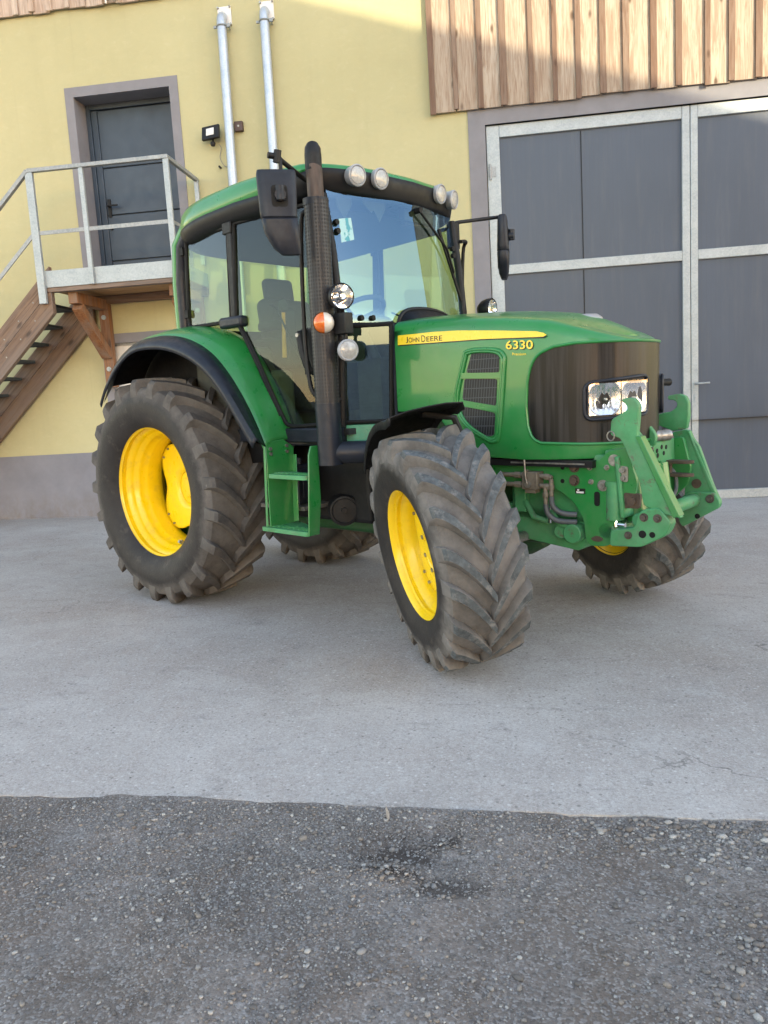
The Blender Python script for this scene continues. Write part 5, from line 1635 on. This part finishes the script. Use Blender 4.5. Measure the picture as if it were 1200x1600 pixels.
    # ---------------- mirrors
    for s in (-1, 1):
        Mi = empty('mirror', (0, 0, 0), T)
        arm = MB()
        if s < 0:
            arm.tube([(1.50, -.62, 2.575), (1.56, -.80, 2.60), (1.605, -.985, 2.645)], .013, 10); arm.tube([(1.605, -.985, 2.665), (1.615, -.975, 2.64), (1.62, -.985, 2.50)], .010, 8)
            arm.cyl((1.60, -.99, 2.62), (1.61, -.985, 2.68), .02, n=12); arm.cyl((1.58, -1.03, 2.655), (1.60, -.985, 2.65), .016, n=10)
            cen, nb = Vector((1.60, -1.0, 2.385)), Vector((.80, -.60, .0))
        else:
            arm.tube([(1.52, .63, 2.52), (1.53, .72, 2.545), (1.60, .90, 2.575), (1.66, 1.05, 2.60), (1.68, 1.08, 2.58), (1.69, 1.085, 2.50), (1.69, 1.08, 2.44)], .0125, 10)
            arm.box((1.50, .62, 2.36), (1.55, .70, 2.53))
            cen, nb = Vector((1.66, 1.06, 2.41)), Vector((.86, .50, .0))
        arm.build('arm', 'black', Mi, angle=50)
        nb.normalize(); sd = Vector((0, 0, 1)).cross(nb).normalized()
        def shell(z, w, dpt, bow=0):
            row = []
            for k in range(24):
                a = 2 * PI * k / 24
                c, q = math.cos(a), math.sin(a)
                u = math.copysign(abs(c) ** .45, c) * w; v = math.copysign(abs(q) ** .6, q) * dpt
                if v > 0: v *= 1.0
                row.append(tuple(cen + sd * (u + bow) + nb * (v + .01) + Vector((0, 0, z))))
            return row
        mb = MB()
        mb.grid([shell(.195, .085, .012), shell(.19, .10, .028), shell(.17, .105, .034), shell(-.02, .098, .042), shell(-.045, .096, .043, .002), shell(-.052, .092, .036, .003), shell(-.06, .095, .043, .004), shell(-.12, .092, .042, .012), shell(-.20, .072, .034, .035), shell(-.235, .05, .02, .055)], closed_u=True)
        mb.add(shell(.195, .085, .012), [tuple(range(24))]); mb.add(shell(-.235, .05, .02, .055), [tuple(range(24))])
        sh = mb.build('housing', 'blublack', Mi, angle=40)
        mb = MB()
        def rel(u, z, v): return tuple(cen + sd * u + nb * (v + .01) + Vector((0, 0, z)))
        q = rounded([(-.035, -.0), (.05, -.0), (.05, .11), (-.035, .11)], .02)
        mb.add([rel(a, b, .041) for a, b in q], [tuple(range(len(q)))]); mb.build('socket', 'rubberseal', Mi, fix=False)
        mb = MB(); mb.cyl(rel(.01, .055, .03), rel(.01, .055, .075), .03, n=16); mb.cyl(rel(.01, .03, .06), rel(.01, .10, .06), .024, n=14); mb.build('ball_joint', 'blublack', Mi)
        mb = MB(); mb.add([rel(-.05, -.17, -.040), rel(.07, -.17, -.040), rel(.080, .15, -.034), rel(-.080, .15, -.034)], [(0, 1, 2, 3)]); mb.build('mirror_glass', 'chrome', Mi, fix=False)
    # ---------------- chassis, engine, front axle
    mb = MB()
    mb.box((-.25, -.28, .52), (.9, .28, 1.05)); mb.box((.9, -.25, .50), (1.75, .25, 1.02)); mb.box((1.75, -.24, .55), (2.9, .24, 1.10))
    mb.cyl((0, -.55, .785), (0, .55, .785), .15, n=24); mb.cyl((0, -.30, .785), (0, .30, .785), .26, n=28)
    mb.box((1.72, -.20, 1.0), (2.95, .20, 1.55))
    mb.build('chassis', 'dkgreen', T, bevel=.03, segs=2)
    mb = MB()
    for k in range(6): mb.cyl((1.95 + .13 * k, -.26, .66), (1.95 + .13 * k, -.235, .66), .02, n=8)
    for x in (1.74, 1.78, 1.84, 1.88): mb.tube([(x, -.30, 1.02), (x + .0, -.31, .90), (x + .01, -.30, .72), (x + .03, -.26, .66)], .007, 6)
    mb.tube([(1.55, -.33, .95), (1.68, -.34, .82), (1.80, -.33, .72), (1.95, -.30, .68)], .022, 8); mb.tube([(1.50, -.40, .90), (1.60, -.38, .93), (1.80, -.33, .92)], .018, 8)
    build_split(mb, 'brake_line', 'rust', T)
    mb = MB()
    # axle beam with swivel ends
    mb.tube([(2.42, -.62, .63), (2.42, -.35, .60), (2.42, 0, .57), (2.42, .35, .60), (2.42, .62, .63)], [.085, .08, .11, .08, .085], 18)
    mb.lathe([(.0, -.16), (.1, -.15), (.15, -.08), (.155, .04), (.1, .14), (0, .16)], 'x', 24, center=(2.46, 0, .585))
    for s in (-1, 1):
        mb.cyl((2.42, s * .62, .44), (2.42, s * .62, .82), .075, n=18); mb.cyl((2.42, s * .62, .62), (2.45 if s < 0 else 2.56, s * (.72 if s < 0 else .82), .625), .12, n=20)
    ax_o = mb.build('front_axle', 'dkgreen', T, angle=45)
    mb = MB()
    mb.box((2.56, -.30, .70), (3.08, .30, .99)); mb.prism([(2.52, .60), (2.95, .55), (3.05, .62), (3.05, .72), (2.52, .78)], 'y', -.30, .30)
    mb.box((2.60, -.345, .74), (2.67, -.30, .95)); mb.cyl((2.95, -.37, .65), (2.95, -.28, .65), .05, n=18); mb.cyl((2.88, -.36, .655), (2.88, -.3, .655), .038, n=16)
    mb.tube([(2.66, -.33, .80), (2.72, -.35, .72), (2.80, -.34, .70), (2.84, -.33, .78)], .018, 8); mb.tube([(2.80, -.34, .78), (2.86, -.35, .70), (2.98, -.34, .66)], .02, 8)
    mb.build('front_frame', 'worn', T, bevel=.012)
    mb = MB(); mb.cyl((2.815, -.345, .695), (2.815, -.345, .775), .016, n=14); mb.build('ram_rod', 'chrome', T)
    # steering ram
    mb = MB(); mb.cyl((2.63, -.55, .60), (2.63, .55, .60), .028, n=14); mb.build('steering_ram', 'steel', ax_o)
    # ---------------- side mounting plates
    bp = [(2.30, 1.0), (2.485, 1.005), (3.096, 1.026), (3.143, 1.074), (3.244, 1.092), (3.272, .975), (3.289, .933), (3.273, .836), (3.188, .748), (3.159, .696), (3.159, .618), (3.129, .601), (3.045, .596), (3.021, .628), (3.01, .73), (2.962, .806), (2.9, .854), (2.824, .885), (2.481, .89), (2.30, .89)]
    for s in (-1, 1):
        mb = MB(); mb.prism(rounded(bp, .02, 2), 'y', s * .335, s * .36); pl = mb.build('mounting_plate', 'green', T, bevel=.003)
        mb = MB()
        for x, z, r in ((2.964, .991, .021), (2.963, .923, .021)): mb.cyl((x, s * .36, z), (x, s * .378, z), r, n=6); mb.cyl((x, s * .36, z), (x, s * .364, z), r * 1.35, n=16)
        build_split(mb, 'rusty_bolt', 'rust', pl)
        mb = MB()
        for x, z, r in ((3.174, 1.029, .019), (3.116, .904, .019), (3.048, .99, .009), (3.137, .993, .009), (3.054, .92, .009)): mb.cyl((x, s * .36, z), (x, s * .378, z), r, n=6); mb.cyl((x, s * .36, z), (x, s * .364, z), r * 1.5, n=18)
        mb.prism(rounded([(3.198, .93), (3.246, .925), (3.246, 1.0), (3.198, 1.005)], .012), 'y', s * .36, s * .367)
        mb.cyl((3.222, s * .366, .985), (3.222, s * .385, .985), .014, n=8); mb.cyl((3.222, s * .366, .945), (3.222, s * .378, .945), .012, n=8)
        build_split(mb, 'bolt', 'steel', pl)
        mb = MB()
        for x, z in ((2.898, .986), (2.897, .917)): mb.cyl((x, s * .359, z), (x, s * .3625, z), .011, n=14)
        mb.prism(rounded([(3.07, .80), (3.10, .80), (3.10, .872), (3.07, .872)], .015), 'y', s * .358, s * .3622)
        build_split(mb, 'hole', 'rubberseal', pl)
        mb = MB(); mb.box((2.968, min(s * .36, s * .3625), .857), (3.022, max(s * .36, s * .3625), .884)); npl = mb.build('type_plate', 'decal_black', pl)
        mb = MB(); mb.box((2.975, min(s * .3625, s * .3635), .860), (3.015, max(s * .3625, s * .3635), .869)); mb.box((2.98, min(s * .3625, s * .3635), .872), (2.99, max(s * .3625, s * .3635), .880)); build_split(mb, 'type_mark', 'white', pl)
        mb = MB(); mb.prism(rounded([(3.05, .635), (3.075, .65), (3.10, .65), (3.12, .635), (3.10, .622), (3.07, .622)], .008), 'y', s * .36, s * .366); mb.build('rusty_badge', 'rust', pl)
    # hydraulic valve with hoses on the right plate
    mb = MB(); mb.box((2.70, -.43, .875), (2.79, -.362, .965)); mb.box((2.715, -.425, .855), (2.775, -.37, .875)); mb.box((2.71, -.42, .965), (2.73, -.4, .975))
    for z in (.945, .895):
        mb.cyl((2.55, -.40, z + .0), (2.70, -.40, z), .012, n=10); mb.cyl((2.64, -.40, z), (2.68, -.40, z), .018, n=6); mb.cyl((2.79, -.40, z), (2.86, -.40, z - .008), .013, n=10); mb.cyl((2.82, -.40, z - .004), (2.845, -.40, z - .006), .018, n=6)
    mb.cyl((2.855, -.40, .93), (2.855, -.40, .84), .012, n=10); mb.cyl((2.855, -.40, .90), (2.855, -.40, .875), .017, n=6); mb.cyl((2.825, -.405, .89), (2.825, -.405, .80), .012, n=10); mb.cyl((2.825, -.405, .86), (2.825, -.405, .835), .017, n=6)
    valve = mb.build('hydraulic_valve', 'rusty_valve', T, bevel=.003)
    mb = MB(); mb.tube([(2.74, -.44, .90), (2.735, -.45, .94), (2.73, -.45, 1.03)], .005, 6); mb.cyl((2.74, -.43, .90), (2.74, -.445, .90), .016, n=10); mb.build('lever', 'steel', valve)
    mb = MB()
    mb.tube(smooth_path([(2.855, -.40, .84), (2.86, -.395, .79), (2.90, -.375, .755), (2.97, -.35, .748)], 5), .014, 10); mb.tube(smooth_path([(2.825, -.405, .80), (2.835, -.40, .75), (2.88, -.38, .715), (2.97, -.35, .71)], 5), .014, 10)
    build_split(mb, 'hose', 'hose', valve, join=0)
    # ---------------- front linkage
    H = empty('front_linkage', (0, 0, 0), T)
    near = [(3.244, 1.315), (3.271, 1.327), (3.309, 1.324), (3.333, 1.292), (3.33, 1.242), (3.322, 1.149), (3.489, .836), (3.525, .777), (3.453, .792), (3.348, .827), (3.326, .942), (3.26, 1.087), (3.244, 1.139), (3.194, 1.154), (3.20, 1.228), (3.238, 1.248), (3.282, 1.273), (3.271, 1.299)]
    near = [(x - .01 if z > 1.1 else x, z) for x, z in near]
    mb = MB(); mb.prism(rounded(near, .012, 2), 'y', -.425, -.385); a = mb.build('lift_arm', 'worn', H, bevel=.004)
    mb = MB()
    mb.prism([(3.31, 1.15), (3.335, 1.15), (3.52, .79), (3.49, .78)], 'y', -.436, -.375); mb.build('stiffener', 'green', H, bevel=.003)
    far = [(3.129, 1.31), (3.191, 1.32), (3.228, 1.307), (3.246, 1.27), (3.247, 1.197), (3.236, 1.128), (3.162, 1.116), (3.08, 1.149), (3.073, 1.206), (3.105, 1.218), (3.149, 1.223), (3.182, 1.247), (3.185, 1.271), (3.167, 1.287), (3.135, 1.287)]
    mb = MB(); mb.prism(rounded(far, .01, 2), 'y', .40, .44); a = mb.build('hook', 'worn', H, bevel=.005)
    farm = [(3.164, 1.111), (3.243, 1.128), (3.311, 1.034), (3.403, .787), (3.385, .742), (3.235, .70), (3.235, .76), (3.24, .854), (3.215, .953)]
    mb = MB(); mb.prism(rounded(farm, .01, 2), 'y', .385, .415); mb.prism([(3.245, 1.12), (3.258, 1.12), (3.42, .75), (3.40, .74)], 'y', .38, .42); a2 = mb.build('lift_arm', 'worn', H, bevel=.004)
    mb = MB(); mb.cyl((3.302, .379, .832), (3.302, .386, .832), .026, n=18); mb.build('hole', 'rust', H)
    for s, y0, y1, shiftx in ((-1, -.435, -.365, 0), (1, .355, .40, -.045)):
        low = [(3.183, .622), (3.189, .70), (3.307, .72), (3.328, .796), (3.361, .814), (3.424, .824), (3.482, .76), (3.467, .717), (3.446, .689), (3.34, .631)]
        if s > 0: low = [(3.215, .70), (3.235, .765), (3.28, .79), (3.403, .79), (3.435, .746), (3.431, .71), (3.237, .59), (3.218, .62)]
        mb = MB(); mb.prism(rounded(low, .018, 3), 'y', y0, y1); lo = mb.build('lower_bracket', 'worn' if s > 0 else 'worn', H, bevel=.005)
        mb = MB()
        bl = ((3.279, .683, .013), (3.355, .774, .014), (3.419, .774, .014)) if s < 0 else ((3.279, .744, .014), (3.384, .756, .016))
        yf = y0
        for x, z, r in bl: mb.cyl((x, yf, z), (x, yf - .016, z), r, n=6); mb.cyl((x, yf, z), (x, yf - .004, z), r * 1.45, n=18)
        build_split(mb, 'bolt', 'dark_steel', H)
        mb = MB()
        for x, z, r in (((3.348, .694, .018), (3.395, .695, .014)) if s < 0 else ((3.319, .657, .014),)): mb.cyl((x, yf, z), (x, yf - .0025, z), r, n=18)
        build_split(mb, 'hole', 'rubberseal', H)
    # centre casting, rams, cross tubes, top hitch
    mb = MB()
    cp = [(-.36, 1.09), (.36, 1.09), (.37, .98), (.33, .87), (.20, .84)]
    cp = [(-.35, 1.075), (.33, 1.085), (.34, .97), (.27, .90)]
    for k in range(13):
        th = PI * k / 12
        cp.append((.10 + .115 * math.cos(th), .875 + .10 * math.sin(th)))
    cp += [(-.09, .74), (-.35, .74)]
    mb.prism(cp, 'x', 3.12, 3.20)
    mb.box((3.05, -.33, .72), (3.13, .34, 1.05)); mb.cyl((3.30, -.37, .745), (3.30, .36, .745), .035, n=18); mb.cyl((3.13, -.36, .68), (3.13, .36, .68), .045, n=18)
    mb.box((3.195, -.38, .75), (3.22, -.08, 1.05), rot=Matrix.Rotation(R(-6), 3, 'Y'))
    c = mb.build('centre_casting', 'worn', H, bevel=.008)
    mb = MB()
    for y, z, in ((.03, 1.04), (.09, 1.035), (.15, 1.05), (.21, 1.045), (.10, 1.01), (.18, 1.015)): mb.cyl((3.199, y, z), (3.203, y, z), .012, n=12)
    build_split(mb, 'hole', 'rubberseal', H)
    mb = MB()
    for y in (-.22, .10): mb.cyl((3.235, y, .72), (3.20, y, .97), .052, n=22); 
    build_split(mb, 'lift_ram', 'green', H)
    mb = MB()
    for y in (-.22, .10): mb.cyl((3.24, y, .69), (3.235, y, .725), .03, n=16); mb.cyl((3.238, y, .715), (3.237, y, .722), .056, n=18)
    build_split(mb, 'ram_rod', 'chrome', H)
    # pair of top-link lugs
    mb = MB()
    for z in (.955, .885):
        mb.prism(rounded([(3.17, .215), (3.17, .285), (3.30, .275), (3.345, .25), (3.30, .215)], .02), 'z', z, z + .018)
    mb.box((3.18, .235, .90), (3.215, .265, .96))
    build_split(mb, 'top_link_lug', 'rust', H, bevel=.003)
    mb = MB()
    mb.prism(rounded([(3.12, 1.06), (3.22, 1.06), (3.235, 1.12), (3.19, 1.18), (3.14, 1.19), (3.10, 1.12)], .03), 'y', .0, .03); mb.prism(rounded([(3.12, 1.06), (3.22, 1.06), (3.235, 1.10), (3.19, 1.16), (3.14, 1.17), (3.10, 1.12)], .03), 'y', -.14, -.11); mb.cyl((3.15, -.17, 1.135), (3.15, .08, 1.135), .026, n=14)
    mb.box((3.10, -.16, 1.055), (3.2, .05, 1.085))
    mb.build('top_link_bracket', 'worn', H, bevel=.005)
    mb = MB(); mb.box((3.09, .06, 1.10), (3.13, .20, 1.235)); mb.build('tension_block', 'rust', H, bevel=.012)
    mb = MB(); mb.cyl((3.16, .10, 1.11), (3.22, .20, 1.11), .03, n=16); mb.build('pin', 'steel', H)
    mb = MB(); mb.cyl((3.165, -.33, .735), (3.165, -.33, .90), .045, n=20); mb.cyl((3.165, -.33, .90), (3.165, -.33, .925), .05, n=20); mb.build('support_ram', 'worn', H)
    mb = MB(); mb.cyl((3.175, -.335, .70), (3.168, -.332, .735), .022, n=16); mb.cyl((3.20, -.37, .715), (3.235, -.37, .715), .014, n=10); mb.build('ram_eye', 'chrome', H)
    mb = MB(); mb.tube(smooth_path([(3.17, -.28, .96), (3.22, -.22, 1.0), (3.225, -.10, .985), (3.215, .0, .95)], 6), .011, 8); mb.build('hose', 'hose', H)
    mb = MB(); mb.tube(smooth_path([(3.12, .30, .95), (3.20, .32, .90), (3.22, .30, .80), (3.20, .22, .74)], 6), .011, 8); mb.build('hose', 'hose', H)
    mb = MB(); mb.prism(rounded([(3.21, 1.0), (3.235, 1.0), (3.235, 1.075), (3.21, 1.075)], .008), 'y', -.20, -.05); mb.build('cover_plate', 'worn', H, bevel=.003)
    mb = MB()
    for y in (-.185, -.065):
        for z in (1.015, 1.06): mb.cyl((3.235, y, z), (3.243, y, z), .009, n=6)
    build_split(mb, 'bolt', 'dark_steel', H)
    # ring pin hanging at the near hook and a rusty patch
    mb = MB(); mb.tube([(3.19 + .018 * math.cos(a), -.43, 1.15 + .022 * math.sin(a)) for a in np.linspace(0, 2 * PI, 17)[:-1]], .0035, 6, closed=True); mb.build('ring_pin', 'steel', H)
    mb = MB(); mb.prism(rounded([(3.215, .80), (3.30, .80), (3.305, .87), (3.225, .875)], .01), 'y', -.362, -.34); mb.cyl((3.265, -.38, .835), (3.265, -.36, .835), .022, n=8); mb.build('rusty_stop', 'rust', H)
    return T
# a few more materials the tractor needs
m, nt, out = new_mat('paper_tag'); N = NT(nt)
c = N.mix(N.ramp(N.noise(N.coord(scale=(1, 1, .6)), 28, 3, .5), .5, .56), (.75, .78, .78), (.03, .28, .22))
N.bsdf(out, c, .6); M['paper'] = m
M['rusty_valve'] = simple('grimy_valve_body', (.20, .17, .13), .6, .3, var=.4, scale=30, dirt=(.07, .05, .035), dirt_amt=.7, dirt_scale=15)
TRACTOR = build_tractor()

# ----------------------------------------------------------------------------- light, sky, camera
def light():
    w = bpy.data.worlds.new('World'); sc.world = w; w.use_nodes = True
    nt = w.node_tree; nt.nodes.clear()
    out = nt.nodes.new('ShaderNodeOutputWorld'); bg = nt.nodes.new('ShaderNodeBackground')
    sky = nt.nodes.new('ShaderNodeTexSky'); sky.sky_type = 'NISHITA'; sky.sun_disc = False
    S = Vector((.561, -.801, .208)).normalized()
    el = math.asin(S.z)
    sky.sun_elevation = el; sky.sun_rotation = math.atan2(S.x, S.y)
    sky.altitude = 300; sky.air_density = 1.0; sky.dust_density = .2; sky.ozone_density = 2.0
    wb = nt.nodes.new('ShaderNodeMix'); wb.data_type = 'RGBA'; wb.blend_type = 'MULTIPLY'; wb.inputs[0].default_value = 1
    wb.inputs[7].default_value = (1.40, 1.0, .75, 1)          # white balance for open shade
    nt.links.new(sky.outputs[0], wb.inputs[6]); nt.links.new(wb.outputs[2], bg.inputs[0]); nt.links.new(bg.outputs[0], out.inputs[0])
    bg.inputs[1].default_value = SKY
    l = bpy.data.lights.new('sun', 'SUN'); l.energy = SUN; l.angle = R(.35); l.color = (1, .85, .58)
    o = bpy.data.objects.new('sun', l); COL.objects.link(o)
    o.rotation_euler = (-S).to_track_quat('-Z', 'Y').to_euler(); o.location = (8, -12, 12)
SKY, SUN = 1.0, 7.5
light()
cd = bpy.data.cameras.new('camera'); cam = bpy.data.objects.new('camera', cd); COL.objects.link(cam)
cd.sensor_fit = 'VERTICAL'; cd.sensor_height = 36.0; cd.lens = 1208.08 / 1600 * 36.0
cd.clip_start = .05; cd.clip_end = 2000
r = Vector((.990604, .123711, -.058299)); u = Vector((.040334, .143048, .988894)); b = Vector((.130676, -.981954, .136714))
cam.matrix_world = Matrix(((r.x, u.x, b.x, 0), (r.y, u.y, b.y, -9.28598), (r.z, u.z, b.z, 1.26481), (0, 0, 0, 1)))
sc.camera = cam
sc.render.resolution_x, sc.render.resolution_y = 768, 1024
sc.view_settings.view_transform = 'Standard'; sc.view_settings.look = 'None'; sc.view_settings.exposure = 0; sc.view_settings.gamma = 1
sc.render.engine = 'CYCLES'
sc.cycles.use_denoising = True
sc.cycles.max_bounces = 10; sc.cycles.transparent_max_bounces = 24; sc.cycles.glossy_bounces = 5
